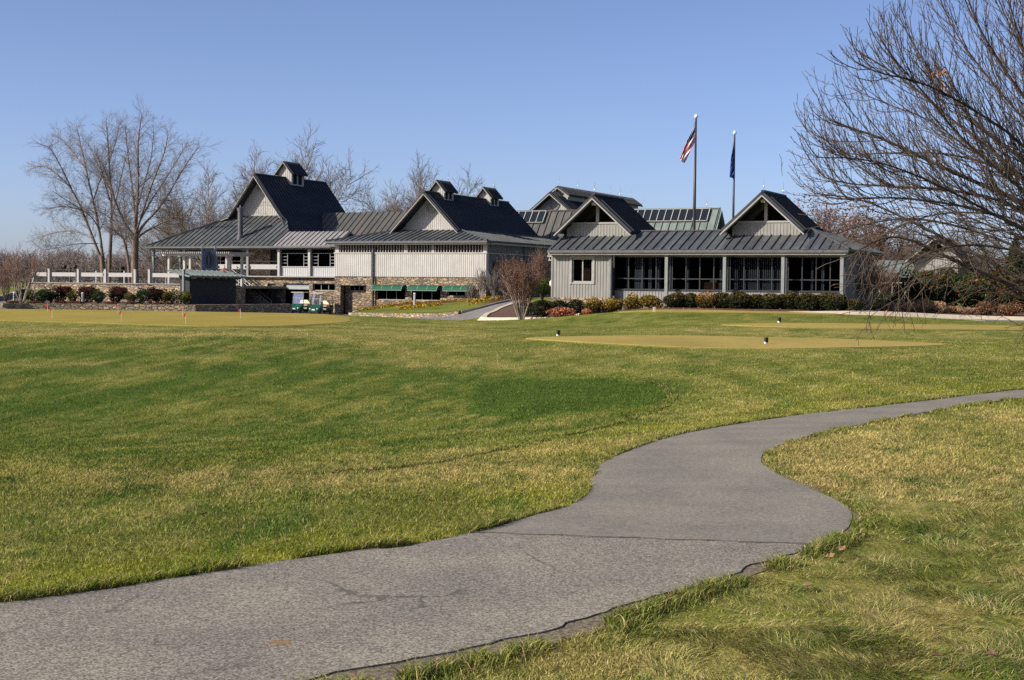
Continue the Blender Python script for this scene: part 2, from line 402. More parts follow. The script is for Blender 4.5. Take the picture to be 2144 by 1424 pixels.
ZONE = [hit(*q) for q in ((-250,717),(0,716),(300,713),(560,712),(700,726),(765,748),(728,766),(800,786),(1000,789),(1250,793),(1375,804),(1417,826),(1400,850),(1300,884),(1150,908),(1000,922),(800,934),(600,946),(400,954),(200,955),(0,952),(-250,948))]
DARKEND = [hit(*q) for q in ((1000,800),(1080,792),(1250,793),(1375,804),(1413,826),(1380,846),(1250,860),(1100,872),(980,870))]
def tone(x, y):
    n1 = fbm(x*.45+3, y*.20+9); n2 = fbm(x*1.9+31, y*1.0+4); n3 = fbm(x*9+1, y*6+2, 3); n4 = fbm(x*3.3+8, y*2.2+61, 3)
    jx, jy = (n4-.5)*.5, (n2-.5)*3.0*np.clip(y/40, .2, 1)
    z = inside(ZONE, x+jx, y+jy).astype(float); z2 = inside(DARKEND, x+jx*.35, y+jy*.25).astype(float)
    u = x-y/5.2; st = fbm(u*1.15+40, y*.07+3, 4); st2 = fbm(u*4.0+11, y*.22+7, 3)
    n5 = fbm(x*5.5+7, y*.9+77, 3); n6 = fbm(x*2.4+23, y*.45+31, 3)
    deep = field(x, y, DEEP)*.55+(n5-.5)*1.5+(n6-.5)*.7+z*(.36+1.0*np.clip(st-.38, 0, 1)+1.3*(st2-.5))+z2*.95+(1-z)*np.clip((n1-.53)*2.4, 0, 1)*.55+(n3-.5)*1.5+(n4-.5)*1.0
    plat = np.clip((y-42)/4, 0, 1)*np.clip((72-y)/10, 0, 1)*np.clip((2-x)/4, 0, 1)
    straw = field(x, y, STRAW)+(1-z)*(np.clip((.52-n1)*2.5, 0, 1)*.32+.06)+z*np.clip((.40-st)*2.5, 0, .3)-z2*.5+plat*.3+(n2-.5)*.9+(n4-.5)*.7+(vn(x*13+3, y*5)-.5)*.7+np.clip((x-2)/5, 0, .2)*np.clip((18-y)/6, 0, 1)
    dz = np.full(len(x), 1e9); ZP = np.array(ZONE); ax = .30                # mowing passes follow the rim of the hollow
    for i in range(len(ZP)-1):
        a, b = ZP[i]*(1, ax), ZP[i+1]*(1, ax); ab = b-a; tt = np.clip(((x-a[0])*ab[0]+(y*ax-a[1])*ab[1])/(ab@ab), 0, 1)
        dz = np.minimum(dz, (x-a[0]-tt*ab[0])**2+(y*ax-a[1]-tt*ab[1])**2)
    dz = np.sqrt(dz); band = np.sin(dz*4.2+1.2*n6)*np.exp(-dz/5)*np.clip((y-13)/3, 0, 1)
    deep = deep+.26*band*(1-z)+.16*np.sin(dz*5+2*n6)*z; straw = straw-.18*band*(1-z)
    bri = field(x, y, BRIGHT)*(.6+.8*n2)
    deep = np.clip(deep, 0, 1)[:, None]; straw = np.clip(straw, 0, 1)[:, None]; bri = np.clip(bri, 0, .85)[:, None]
    c = C_MID*(1-bri)+C_BRI*bri
    c = c*(1-straw*.85)+C_STRAW*straw*.85
    c = c*(1-deep*.85)+C_DEEP*deep*.85
    return c*((.82+.36*n2)*(.80+.40*n5))[:, None]
def set_col(me, cols):
    a = me.color_attributes.new('col', 'FLOAT_COLOR', 'POINT')
    d = np.ones((len(cols), 4), np.float32); d[:, :3] = cols; a.data.foreach_set('color', d.ravel())
# ground sheet
NS, NY = 300, 330
yy = -6+4*(720/4.0)**(np.arange(NY)/(NY-1)); ss = np.linspace(-.82, .82, NS)
GX = (ss[None]*(yy[:, None]+12)); GY = np.repeat(yy[:, None], NS, 1)
GZ = Gn(GX, GY).reshape(GX.shape)
vs = np.stack([GX, GY, GZ], -1).reshape(-1, 3)
idx = np.arange(NS*NY).reshape(NY, NS)
fs = np.stack([idx[:-1, :-1], idx[:-1, 1:], idx[1:, 1:], idx[1:, :-1]], -1).reshape(-1, 4)
me = bpy.data.meshes.new('ground'); me.from_pydata(vs.tolist(), [], fs.tolist()); me.update()
set_col(me, tone(vs[:, 0], vs[:, 1])); me.polygons.foreach_set('use_smooth', [True]*len(me.polygons))
m, t, b, o = node_mat('turf')
a = t.nodes.new('ShaderNodeAttribute'); a.attribute_name = 'col'
v = tex(t); n1 = noise(t, v, 22, 4, .7); n2 = noise(t, v, 3.2, 6, .7)
c = mixc(t, .8, a.outputs['Color'], ramp(t, n1.outputs[0], [(.3, (.5, .5, .5)), (.7, (1.3, 1.25, 1.2))]), 'MULTIPLY')
c = mixc(t, .8, c, ramp(t, n2.outputs[0], [(.3, (.66, .74, .64)), (.7, (1.3, 1.22, 1.25))]), 'MULTIPLY')
t.links.new(c, b.inputs['Base Color']); b.inputs['Roughness'].default_value = .9; b.inputs['Specular IOR Level'].default_value = .03
bump(t, b, n1.outputs[0], .8, .04); me.materials.append(m)
tag(link(bpy.data.objects.new('ground', me)), kind='structure')
# sheets laid on the ground
from mathutils.geometry import delaunay_2d_cdt
def smooth_poly(p, it=2):
    p = [np.array(q[:2], float) for q in p]
    for _ in range(it):
        q = []
        for i in range(len(p)):
            a, b = p[i], p[(i+1) % len(p)]; q += [a*.75+b*.25, a*.25+b*.75]
        p = q
    return p
def resample(p, step):
    out = []
    for i in range(len(p)):
        a, b = np.array(p[i]), np.array(p[(i+1) % len(p)]); n = max(1, int(np.linalg.norm(b-a)/step))
        out += [a+(b-a)*k/n for k in range(n)]
    return out
def sheet(name, poly, mat, off, res, kind='structure', skirt=.12, rag=0.0, seed=1):
    p = resample(poly, res*.6); rng = np.random.RandomState(seed)
    if rag:
        p = np.array(p); k = np.arange(len(p)); w = np.convolve(rng.randn(len(p)), np.ones(3)/3, 'same')
        tn = np.roll(p, -1, 0)-np.roll(p, 1, 0); tn /= np.linalg.norm(tn, axis=1)[:, None]+1e-9
        p = p+np.stack([-tn[:, 1], tn[:, 0]], 1)*(w*rag)[:, None]
    pa = np.array(p); n = len(pa)
    x0, y0 = pa.min(0); x1, y1 = pa.max(0)
    gx, gy = np.meshgrid(np.arange(x0, x1, res), np.arange(y0, y1, res)); gx = gx.ravel(); gy = gy.ravel()
    k = inside(pa, gx, gy); allp = [Vector(q) for q in pa]+[Vector((a, b)) for a, b in zip(gx[k], gy[k])]
    v2, _, f2, *_r = delaunay_2d_cdt(allp, [(i, (i+1) % n) for i in range(n)], [list(range(n))], 1, 1e-4)
    xy = np.array([(q.x, q.y) for q in v2]); z = Gn(xy[:, 0], xy[:, 1])+off
    vv = [(a, b, c) for (a, b), c in zip(xy, z)]; ff = [list(f) for f in f2]
    if skirt:
        from collections import Counter
        ed = Counter(); dr = {}
        for f in ff:
            for i in range(len(f)):
                e = (f[i], f[(i+1) % len(f)]); ed[tuple(sorted(e))] += 1; dr[tuple(sorted(e))] = e
        for e, c in ed.items():
            if c == 1:
                i, j = dr[e]; q = len(vv); vv += [(vv[i][0], vv[i][1], vv[i][2]-skirt), (vv[j][0], vv[j][1], vv[j][2]-skirt)]
                ff.append([i, q, q+1, j])
    o = mesh_obj(name, vv, ff, mat); bm = bmesh.new(); bm.from_mesh(o.data); bmesh.ops.recalc_face_normals(bm, faces=bm.faces)
    up = sum(f.normal.z*f.calc_area() for f in bm.faces)
    if up < 0: bmesh.ops.reverse_faces(bm, faces=bm.faces)
    bm.to_mesh(o.data); bm.free()
    return tag(o, kind=kind)
PL = [hit(*q) for q in ((0,1272),(150,1252),(300,1230),(500,1195),(700,1165),(900,1140),(1040,1110),(1090,1090),(1190,1065),(1236,1038),(1242,1005),(1262,972),(1320,943),(1450,905),(1600,880),(1750,862),(1900,846),(2050,827),(2144,815))]
PR = [hit(*q) for q in ((690,1424),(850,1395),(1000,1360),(1150,1325),(1300,1272),(1480,1225),(1580,1190),(1700,1150),(1762,1120),(1788,1090),(1768,1060),(1700,1026),(1620,992),(1592,968),(1602,945),(1680,918),(1800,890),(1950,862),(2080,842),(2144,832))]
PL = [(-6.5, 5.6), (-4.4, 6.55)]+PL; PR = [(-4.6, 3.6), (-2.3, 5.0)]+PR
PL += [(12.5, 26.0), (20, 29.5)]; PR += [(12.9, 24.4), (20.5, 27.8)]
def chaikin(p, it=2):
    p = [np.array(q, float) for q in p]
    for _ in range(it):
        q = [p[0]]
        for a, b in zip(p, p[1:]): q += [a*.75+b*.25, a*.25+b*.75]
        p = q+[p[-1]]
    return p
PL = chaikin(PL); PR = chaikin(PR)
sa, sb = np.array(hit(1088,1132)), np.array(hit(1712,1146))
def side(q): return (sb[0]-sa[0])*(q[1]-sa[1])-(sb[1]-sa[1])*(q[0]-sa[0])
il = min(range(len(PL)), key=lambda i: np.linalg.norm(PL[i]-sa)); ir = min(range(len(PR)), key=lambda i: np.linalg.norm(PR[i]-sb))
PATH = PL+PR[::-1]
sx, sy = hit(585, 1352)
def asphalt(name, cols, s, stain=False, crack=True, bstr=.8, wear=0):
    m, t, b, o = node_mat(name); v = tex(t); n = noise(t, v, s, 2, .8); n2 = noise(t, v, 1.1, 4); n3 = noise(t, v, s*.4, 3, .7)
    vz = t.nodes.new('ShaderNodeTexVoronoi'); vz.inputs['Scale'].default_value = s; t.links.new(v, vz.inputs['Vector']); sp = t.nodes.new('ShaderNodeSeparateColor'); t.links.new(vz.outputs['Color'], sp.inputs[0])
    c = ramp(t, sp.outputs[0], [(.12, cols[0]), (.5, cols[1]), (.92, cols[2])]); c = mixc(t, .5, c, ramp(t, n3.outputs[0], [(.3, (.72, .72, .73)), (.7, (1.25, 1.24, 1.22))]), 'MULTIPLY')
    c = mixc(t, .8, c, ramp(t, n2.outputs[0], [(.35, (.80, .80, .82)), (.65, (1.12, 1.1, 1.06))]), 'MULTIPLY')
    if crack:
        ad = t.nodes.new('ShaderNodeVectorMath'); ad.operation = 'MULTIPLY_ADD'; ad.inputs[1].default_value = (.5, .5, 0)
        nd = noise(t, v, 1.6, 5, .65); t.links.new(nd.outputs['Color'], ad.inputs[0]); t.links.new(v, ad.inputs[2])
        ve = t.nodes.new('ShaderNodeTexVoronoi'); ve.feature = 'DISTANCE_TO_EDGE'; ve.inputs['Scale'].default_value = .62; t.links.new(ad.outputs[0], ve.inputs['Vector'])
        k = ramp(t, ve.outputs['Distance'], [(.0, (1, 1, 1)), (.012, (0, 0, 0))]); nm = noise(t, v, .9, 2)
        k2 = mixc(t, 1.0, k, ramp(t, nm.outputs[0], [(.52, (0, 0, 0)), (.6, (.6, .6, .6))]), 'MULTIPLY')
        c = mixc(t, k2, c, (.05, .045, .04))
    if stain:
        tc = t.nodes.new('ShaderNodeTexCoord'); mp = t.nodes.new('ShaderNodeMapping'); mp.vector_type = 'TEXTURE'
        mp.inputs['Location'].default_value = (sx, sy, 0); mp.inputs['Scale'].default_value = (.22, .17, 1)
        t.links.new(tc.outputs['Object'], mp.inputs[0])
        sep = t.nodes.new('ShaderNodeVectorMath'); sep.operation = 'MULTIPLY'; sep.inputs[1].default_value = (1, 1, 0); t.links.new(mp.outputs[0], sep.inputs[0])
        ln = t.nodes.new('ShaderNodeVectorMath'); ln.operation = 'LENGTH'; t.links.new(sep.outputs[0], ln.inputs[0])
        nn = noise(t, v, 26, 3); ma = t.nodes.new('ShaderNodeMath'); ma.operation = 'MULTIPLY_ADD'; ma.inputs[1].default_value = 1.6
        t.links.new(nn.outputs[0], ma.inputs[0]); t.links.new(ln.outputs['Value'], ma.inputs[2])
        c = mixc(t, ramp(t, ma.outputs[0], [(.95, (.75, .75, .75)), (1.35, (0, 0, 0))]), c, (.26, .13, .03))
    t.links.new(c, b.inputs['Base Color']); b.inputs['Roughness'].default_value = .95; b.inputs['Specular IOR Level'].default_value = .06
    bump(t, b, vz.outputs['Distance'], bstr, .006); return m
asphalt('asphalt_coarse', [(.115, .103, .085), (.204, .186, .155), (.335, .306, .250)], 120, stain=True, bstr=-.5)
asphalt('asphalt_smooth', [(.158, .145, .121), (.208, .191, .160), (.255, .235, .195)], 90, crack=False, bstr=-.2)
asphalt('asphalt_drive', [(.15, .14, .128), (.195, .182, .166), (.24, .222, .20)], 9, crack=False, bstr=-.1)
def gap(y): return float(np.interp(y, [5, 6.6, 8, 11], [.24, .17, .08, .015]))
def shift(line, d, extra=None):
    out = []
    for i, q in enumerate(line):
        tn = line[min(i+1, len(line)-1)]-line[max(i-1, 0)]; tn = tn/np.linalg.norm(tn); out.append(q+np.array([-tn[1], tn[0]])*(d if extra is None else -gap(q[1])-extra))
    return out
simple('verge_soil', (.15, .12, .075), .95, .6, 30, bmp=.8)
sheet('soil_verge', shift(PL, .045)+shift(PR, -1, .03)[::-1], M('verge_soil'), .005, .25, rag=.03, seed=9)
sheet('path', PL[:il+1]+PR[:ir+1][::-1], M('asphalt_coarse'), .013, .11, rag=.04, seed=3, skirt=.03)
sheet('path', PL[il:]+PR[ir:][::-1], M('asphalt_smooth'), .0115, .22, rag=.02, seed=4)
simple('tar_joint', (.10, .092, .08), .9, .3, 20)
b_ = MB(); k_ = 14; pj = [Vector((*(PL[il]+(PR[ir]-PL[il])*i/k_+np.array([0, .02*math.sin(i*2.1)])), 0)) for i in range(k_+1)]
for q in pj: q.z = G(q.x, q.y)+.0165
for q0, q1 in zip(pj, pj[1:]): b_.bar(q0, q1, .013, .006)
tag(b_.build('path_seam', M('tar_joint')), kind='structure')
def turfmat(name, a, b2, c2):
    m, t, b, o = node_mat(name); v = tex(t, (1, .55, 1)); n = noise(t, v, .32, 5, .6); n2 = noise(t, v, 9, 4, .7)
    c = ramp(t, n.outputs[0], [(.3, a), (.52, b2), (.72, c2)])
    c = mixc(t, .6, c, ramp(t, n2.outputs[0], [(.3, (.78, .82, .76)), (.7, (1.18, 1.14, 1.1))]), 'MULTIPLY')
    t.links.new(c, b.inputs['Base Color']); b.inputs['Roughness'].default_value = .85; b.inputs['Specular IOR Level'].default_value = .04
    bump(t, b, n2.outputs[0], .5, .02)
turfmat('green_turf', (.25, .20, .042), (.28, .22, .05), (.32, .245, .065))
turfmat('tee_turf', (.255, .20, .06), (.325, .25, .072), (.36, .272, .09))
turfmat('collar_turf', (.165, .165, .038), (.195, .187, .045), (.225, .205, .055))
near = [hit(*q) for q in ((-260,664),(-100,669),(0,672),(110,675),(250,679),(400,684),(500,686),(600,684),(690,679),(752,671))]
GREEN = smooth_poly(near+[(-10.0, 78.5), (-12, 81.2), (-16, 82.3), (-24, 82.6), (-34, 82.8), (-44, 82.5), (-50, 78)])
sheet('putting_green', GREEN, M('green_turf'), .03, 1.0, skirt=.05, rag=.12)
cx, cy = np.mean(np.array(GREEN), 0)
COLLAR = [np.array(q)+(np.array(q)-(cx, cy))*(.035) for q in GREEN]
sheet('green_collar', COLLAR, M('collar_turf'), .014, 1.0, skirt=.05)
TEE1 = smooth_poly([hit(*q) for q in ((1085,709.5),(1200,706),(1400,704),(1600,707.5),(1750,711),(1900,717),(2010,722.5),(1900,728),(1700,731.5),(1550,731.5),(1400,727.5),(1250,720),(1130,713))])
TEE2 = smooth_poly([hit(*q) for q in ((1490,680.5),(1640,678),(1800,678.5),(2000,681),(2250,686),(2300,694),(2200,692.5),(2000,692),(1800,689.5),(1650,686.5),(1550,683.5))])
TEE3 = smooth_poly([(4.6, 74.5), (9, 76.6), (14, 75.8), (16.8, 75.0), (17.2, 73.2), (13, 72.8), (8, 72.6)])
def grow(poly, a, b):
    c = np.mean(np.array(poly), 0); return [c+(np.array(q)-c)*(a, b) for q in poly]
for P_ in (TEE1, TEE2, TEE3): sheet('tee_fringe', grow(P_, 1.025, 1.10), M('collar_turf'), .013, .6, skirt=.05, rag=.12, seed=5)
sheet('tee_box', TEE1, M('tee_turf'), .03, .6); sheet('tee_box', TEE2, M('tee_turf'), .03, .7); sheet('tee_box', TEE3, M('tee_turf'), .03, .7)
PL_G = shift(PL, .03); PR_G = shift(PR, -1, .0)
# ------------------------------------------------------------------ grass blades
ROUGHCUT = [(-9, 3), (9, 3), (.2, 3)]
NOGRASS = PL_G+PR_G[::-1]
def grass(seed, N, y0, y1, sc, hh, ww, pw):
    rs = np.random.RandomState(seed)
    u = rs.rand(N); y = (y0**(1-pw)+u*(y1**(1-pw)-y0**(1-pw)))**(1/(1-pw))
    s = (rs.rand(N)*2-1)*.405; x = s*y
    keep = (y > 3.5)
    for P in (NOGRASS, TEE1, TEE2, TEE3, GREEN): keep &= ~inside(P, x, y)
    edge_bonus = rs.rand(N) < 1
    tf = fbm(x*5+11, y*5+3, 3); cl = fbm(x*3.1+90, y*3.1+12, 3)
    rough = np.clip((x-.2)/1.2, 0, 1)*np.clip((13-y)/4, 0, 1)*(~inside(ROUGHCUT, x, y))
    keep &= (tf > .33) | (y > 14) | (rough < .3); keep &= (cl > .36) | (rough < .3) | (rs.rand(N) < .35)
    x, y, tf, cl, rough = x[keep], y[keep], tf[keep], cl[keep], rough[keep]; n = len(x); z = Gn(x, y)-.005
    col = tone(x, y)
    r1 = rs.rand(n); strawy = np.clip((fbm(x*2.3+5, y*2.3+44, 3)-.40)*4, 0, 1)
    dry = (rs.rand(n) < np.where(y < 13, .14+.34*rough*strawy+.08*rough, .10))[:, None]; dm = np.where(y < 13, .75, .30)[:, None]
    gr = np.clip((cl-.45)*4, 0, 1)[:, None]*rough[:, None]
    col = col*(1-.55*gr)+C_DEEP*1.1*.55*gr
    col = np.where(dry, col*(1-dm)+np.array([.36, .285, .13])*dm, col)*(.45+1.10*r1)[:, None]*1.2
    k = np.clip(y/8, 1, 20)**.70
    h = hh*(.5+.8*rs.rand(n))*(.6+.9*tf)*np.minimum(k, 2.2)**.5*(1+1.1*rough*np.clip((cl-.35)*3.5, 0, 1)); w = ww*(.7+.6*rs.rand(n))*k
    la0 = fbm(x*2.1, y*2.1+50, 2)*12.0
    a = rs.rand(n)*2*PI; lean = h*(.35+.9*rs.rand(n)+1.3*rough*rs.rand(n)); la = np.where(rough > .3, la0+rs.randn(n)*.75, rs.rand(n)*2*PI)
    h = h*(1-.35*rough)
    bx, by = np.cos(a)*w/2, np.sin(a)*w/2; lx, ly = np.cos(la)*lean, np.sin(la)*lean
    V = np.empty((n, 5, 3), np.float32)
    V[:, 0] = np.stack([x-bx, y-by, z], 1); V[:, 1] = np.stack([x+bx, y+by, z], 1)
    mx, my, mz = x+lx*.35, y+ly*.35, z+h*.6
    V[:, 2] = np.stack([mx+bx*.8, my+by*.8, mz], 1); V[:, 3] = np.stack([mx-bx*.8, my-by*.8, mz], 1)
    V[:, 4] = np.stack([x+lx, y+ly, z+h*.85], 1)
    return V.reshape(-1, 3), np.repeat(col, 5, 0), n
parts = [grass(1, 340000, 4.0, 15, 1, .030, .0040, 1.35), grass(2, 340000, 11, 48, 1, .026, .0040, 1.7), grass(3, 110000, 40, 86, 1, .02, .0034, 1.6)]
# thicker tufts hanging over the edges of the path
def edge_tufts(seed, line, per_m, sgn, base=0.0):
    rs = np.random.RandomState(seed); pts = []
    for a, b in zip(line, line[1:]):
        L = np.linalg.norm(b-a)
        if a[1] > 30: continue
        m = rs.poisson(per_m*L*min(1, (9/max(a[1], 4))**1.1)); q = rs.rand(m)[:, None]; tn = (b-a)/max(L, 1e-6); nr = np.array([-tn[1], tn[0]])*sgn
        off = np.abs(rs.randn(m))[:, None]*.07-.012+(gap(a[1]) if base > .05 else base)
        pts.append(a+(b-a)*q+nr*off)
    p = np.concatenate(pts); x, y = p[:, 0], p[:, 1]
    g = fbm(x*2.2+70, y*2.2, 3); kp = g > (.47 if base > .05 else .42); x, y, g = x[kp], y[kp], g[kp]; n = len(x); z = Gn(x, y)
    col = tone(x, y)*.5+.5*np.array([.10, .135, .022]); dry = (rs.rand(n) < .16)[:, None]
    col = np.where(dry, np.array([.33, .25, .12]), col)*(.6+.9*rs.rand(n))[:, None]*1.2
    k = np.clip(y/8, 1, 20)**.7; h = (.035+.06*rs.rand(n)*g*1.6)*k**.5*np.where(y > 10, .55, 1); w = .005*k*(.7+.6*rs.rand(n)); a = rs.rand(n)*2*PI; la = rs.rand(n)*2*PI; lean = h*(.4+.9*rs.rand(n))
    bx, by = np.cos(a)*w/2, np.sin(a)*w/2; lx, ly = np.cos(la)*lean, np.sin(la)*lean
    V = np.empty((n, 5, 3), np.float32)
    V[:, 0] = np.stack([x-bx, y-by, z], 1); V[:, 1] = np.stack([x+bx, y+by, z], 1); mx, my, mz = x+lx*.35, y+ly*.35, z+h*.6
    V[:, 2] = np.stack([mx+bx*.8, my+by*.8, mz], 1); V[:, 3] = np.stack([mx-bx*.8, my-by*.8, mz], 1); V[:, 4] = np.stack([x+lx, y+ly, z+h*.85], 1)
    return V.reshape(-1, 3), np.repeat(col, 5, 0), n
parts += [edge_tufts(5, PL, 1700, 1, .02), edge_tufts(6, PR, 1500, -1, .07)]
MOW = [np.array(q) for q in chaikin([hit(*q) for q in ((600,997),(760,988),(900,975),(980,958),(1080,938),(1180,915),(1270,895),(1350,872),(1405,848),(1418,830),(1405,812),(1370,800),(1320,793))])]
parts += [edge_tufts(7, MOW, 1500, 1, .0)]
V = np.concatenate([p[0] for p in parts]); Cc = np.concatenate([p[1] for p in parts]); n = sum(p[2] for p in parts)
me = bpy.data.meshes.new('grass')
me.vertices.add(n*5); me.vertices.foreach_set('co', V.astype(np.float32).ravel())
b5 = (np.arange(n)*5)[:, None]
loops = np.concatenate([b5+np.array([0, 1, 2, 3]), b5+np.array([3, 2, 4])], 1).ravel().astype(np.int32)
me.loops.add(len(loops)); me.loops.foreach_set('vertex_index', loops)
st = np.stack([np.arange(n)*7, np.arange(n)*7+4], 1).ravel().astype(np.int32)
me.polygons.add(2*n); me.polygons.foreach_set('loop_start', st)
me.update(calc_edges=True); me.validate(); set_col(me, Cc); me.materials.append(M('blade'))
tag(link(bpy.data.objects.new('grass', me)), kind='stuff')
# fallen leaves
rs = random.Random(5); lf = None
simple('fallen_leaf', (.23, .13, .07), .8, .3, 9)
for (px, py) in ((1690,1242),(1762,1165),(1310,880),(1000,960),(812,995),(775,993),(1040,958),(1960,1395),(1740,1180),(2075,1390),(1180,1360),(430,1090),(1520,850),(1840,940)):
    x, y = hit(px, py)
    if lf is None:
        b_ = MB(); q = [(0,-.035,0),(.02,-.02,.006),(.035,0,.012),(.022,.018,.004),(.012,.04,.012),(-.01,.022,.0),(-.03,.012,.01),(-.022,-.012,.004)]
        b_.prism(q, (0, 0, .002)); lf = b_.build('fallen_leaf', M('fallen_leaf')); o = lf
    else: o = lf.copy(); COL.objects.link(o)
    o.location = (x, y, G(x, y)+.045); o.rotation_euler = (rs.uniform(-.5, .5), rs.uniform(-.5, .5), rs.uniform(0, 6)); o.scale = (.75, .75, .75)
    tag(o, 'curled brown fallen leaf lying on the mown lawn', 'leaf', 'fallen leaves scattered on the lawn')
# ------------------------------------------------------------------ buildings
RZ = -rad(26)
TU = Vector((math.cos(RZ), math.sin(RZ), 0)); TV = Vector((-math.sin(RZ), math.cos(RZ), 0))
SIDE_R = lambda U: Matrix(((0, -1, 0, U), (1, 0, 0, 0), (0, 0, 1, 0), (0, 0, 0, 1)))      # a wall that faces +u: (along v, depth, z)
class Site:
    def __init__(s, O): s.O = Vector((O.x, O.y, 0))
    def w(s, u, v, z=0): return s.O+TU*u+TV*v+Vector((0, 0, z))
    def thing(s, name, label, cat, u, v, z=0, group=None):
        o = thing(name, label, cat, s.w(u, v, z), RZ, group); return o, (u, v, z)
MS = Site(at(1017, 640, 115)); PS = Site(at(1155, 612, 85))
def window(par, off, name, u0, u1, z0, z1, v, npane, fm, gm, fw=.07, sill=False, rails=0, xf=None):
    """A framed window set in an opening: frame > pane."""
    f = MB(off, xf)
    for a, b, c, d in ((u0, u1, z0, z0+fw), (u0, u1, z1-fw, z1), (u0, u0+fw, z0+fw, z1-fw), (u1-fw, u1, z0+fw, z1-fw)): f.box(a, b, v-.03, v+.08, c, d)
    for i in range(1, npane):
        x = u0+(u1-u0)*i/npane; f.box(x-fw*.4, x+fw*.4, v-.02, v+.07, z0+fw, z1-fw)
    for i in range(rails):
        z = z0+(z1-z0)*(i+1)/(rails+1)
        for k in range(npane):
            a = u0+(u1-u0)*k/npane; b_ = u0+(u1-u0)*(k+1)/npane
            f.box(a+fw, b_-fw, v-.015, v+.06, z-.025, z+.025)
    if sill: f.box(u0-.12, u1+.12, v-.1, v+.0, z0-.09, z0-.002)
    w = f.build(name, fm, par)
    g = MB(off, xf); g.box(u0+fw*.5, u1-fw*.5, v+.02, v+.028, z0+fw*.5, z1-fw*.5)
    g.build('pane', gm, w)
    return w
def rod(par, off, u, v, z, h=.75):
    b_ = MB(off); b_.lathe((u, v, z-.1), [(.012, 0), (.009, h+.1), (.002, h+.22)], 5)
    r_ = b_.build('lightning_rod', M('steel_thin'), par)
    g = MB(off); g.lathe((u, v, z+h*.42), [(.01, -.05), (.036, -.035), (.05, 0), (.036, .035), (.01, .05)], 8); g.build('glass_ball', M('glass_ball'), r_, smooth=True)
def cupola(par, off, uc, v0, v1, zb, ze, zr, w, rods=True):
    """A louvred ridge cupola: cupola > roof, louvre."""
    b_ = MB(off)
    wall_poly(b_, [(uc-w/2, zb), (uc+w/2, zb), (uc+w/2, ze), (uc, ze+(zr-ze)*.78), (uc-w/2, ze)], v0, .12, .22, .04)
    wall_poly(b_, [(uc-w/2, zb), (uc+w/2, zb), (uc+w/2, ze), (uc, ze+(zr-ze)*.78), (uc-w/2, ze)], v1-.12, .12)
    for s_ in (-1, 1):
        x = uc+s_*(w/2-.06)
        for a, c in ((v0+.121, v0+.24), ((v0+v1)/2-.06, (v0+v1)/2+.06), (v1-.24, v1-.121)): b_.box(x-.055, x+.055, a, c, zb, ze)
        b_.box(x-.05, x+.05, v0+.24, v1-.24, zb, zb+.12)
    c_ = b_.build('cupola', M('gable_siding'), par)
    r_ = MB(off); e = .3
    for s_ in (-1, 1):
        sl_ = (zr-ze)/(w/2)
        roof_plane(r_, [(uc, v0-e, zr), (uc, v1+e, zr), (uc+s_*(w/2+e), v1+e, ze-sl_*e+.02), (uc+s_*(w/2+e), v0-e, ze-sl_*e+.02)], .08, .4)
    r_.build('cupola_roof', M('roof_dark'), c_)
    f = MB(off)
    for s_ in (-1, 1):
        sl_ = (zr-ze)/(w/2)
        f.bar((uc, v0-e-.025, zr-.12), (uc+s_*(w/2+e), v0-e-.025, ze-sl_*e-.1), .05, .15, up=(0, 1, 0))
    f.build('rake_board', M('trim_grey'), c_)
    l_ = MB(off)
    for s_ in (-1, 1):
        x = uc+s_*(w/2-.06); z = zb+.16
        while z < ze-.06: l_.bar((x-.02*s_, v0+.24, z), (x-.02*s_, v1-.24, z), .11, .025, up=(s_*.7, 0, .7)); z += .13
    l_.box(uc-w/2+.16, uc+w/2-.16, v0+.2, v1-.2, zb, ze-.05)
    l_.build('louvre', M('dark_metal'), c_)
    if rods: rod(par, off, uc, v0-.1, zr); rod(par, off, uc, v1+.1, zr)
def rakes(mb, pts, v, w=.06, h=.26):
    """Barge boards along the gable line pts in the plane v."""
    for a, b_ in zip(pts, pts[1:]): mb.bar((a[0], v, a[1]-h/2-.10), (b_[0], v, b_[1]-h/2-.10), w, h, up=(0, 1, 0))
def gutter(par, off, u0, u1, v, z):
    b_ = MB(off); b_.box(u0, u1, v-.10, v-.012, z-.17, z-.05); b_.build('gutter', M('pipe_metal'), par)
def downspout(par, off, u, v, z0, z1):
    b_ = MB(off); b_.lathe((u, v, z0), [(.06, 0), (.06, z1-z0)], 8); b_.box(u-.08, u+.08, v-.02, v+.09, z0+.6, z0+.66); b_.box(u-.08, u+.08, v-.02, v+.09, z1-.5, z1-.44)
    b_.build('downspout', M('pipe_metal'), par)
# ================= two-storey wing with green awnings (in the middle)
B, off = MS.thing('clubhouse_wing', 'two-storey clubhouse wing with pale board walls, stone base and three green awnings', 'building', -7, 0)
U0_, U1_ = -14.25, 0.0
s_ = MB(off)
wall_holes(s_, U0_, -10.6, -1.3, 2.345, [(-13.69, -11.16, -1.3, 1.61)], -.16, .5)
wall_holes(s_, -10.6, U1_, -1.3, 2.345, [(-10.3, -7.48, .42, 1.62), (-6.86, -4.16, .42, 1.62), (-3.55, -1.18, .80, 1.62)], 0, .42)
wall_holes(s_, -13.69, -11.5, -1.3, 1.62, [(-13.3, -11.9, 1.12, 1.62)], .62, .3)
s_.box(U0_, U0_+.4, .345, 1.745, -1.3, 2.3); s_.box(-11.0, -10.6, .345, 1.745, -1.3, 2.3)
s_.xf = SIDE_R(0.0)
wall_holes(s_, .43, 17.5, -1.3, 2.345, [(4.6, 5.8, -.2, 2.1)], 0, .4)
s_.xf = None
s_.build('stone_base', M('stone_wall'), B)
s_ = MB(off)
wall_holes(s_, U0_, -10.62, 2.35, 4.26, [], -.24, .4, .19, .045)
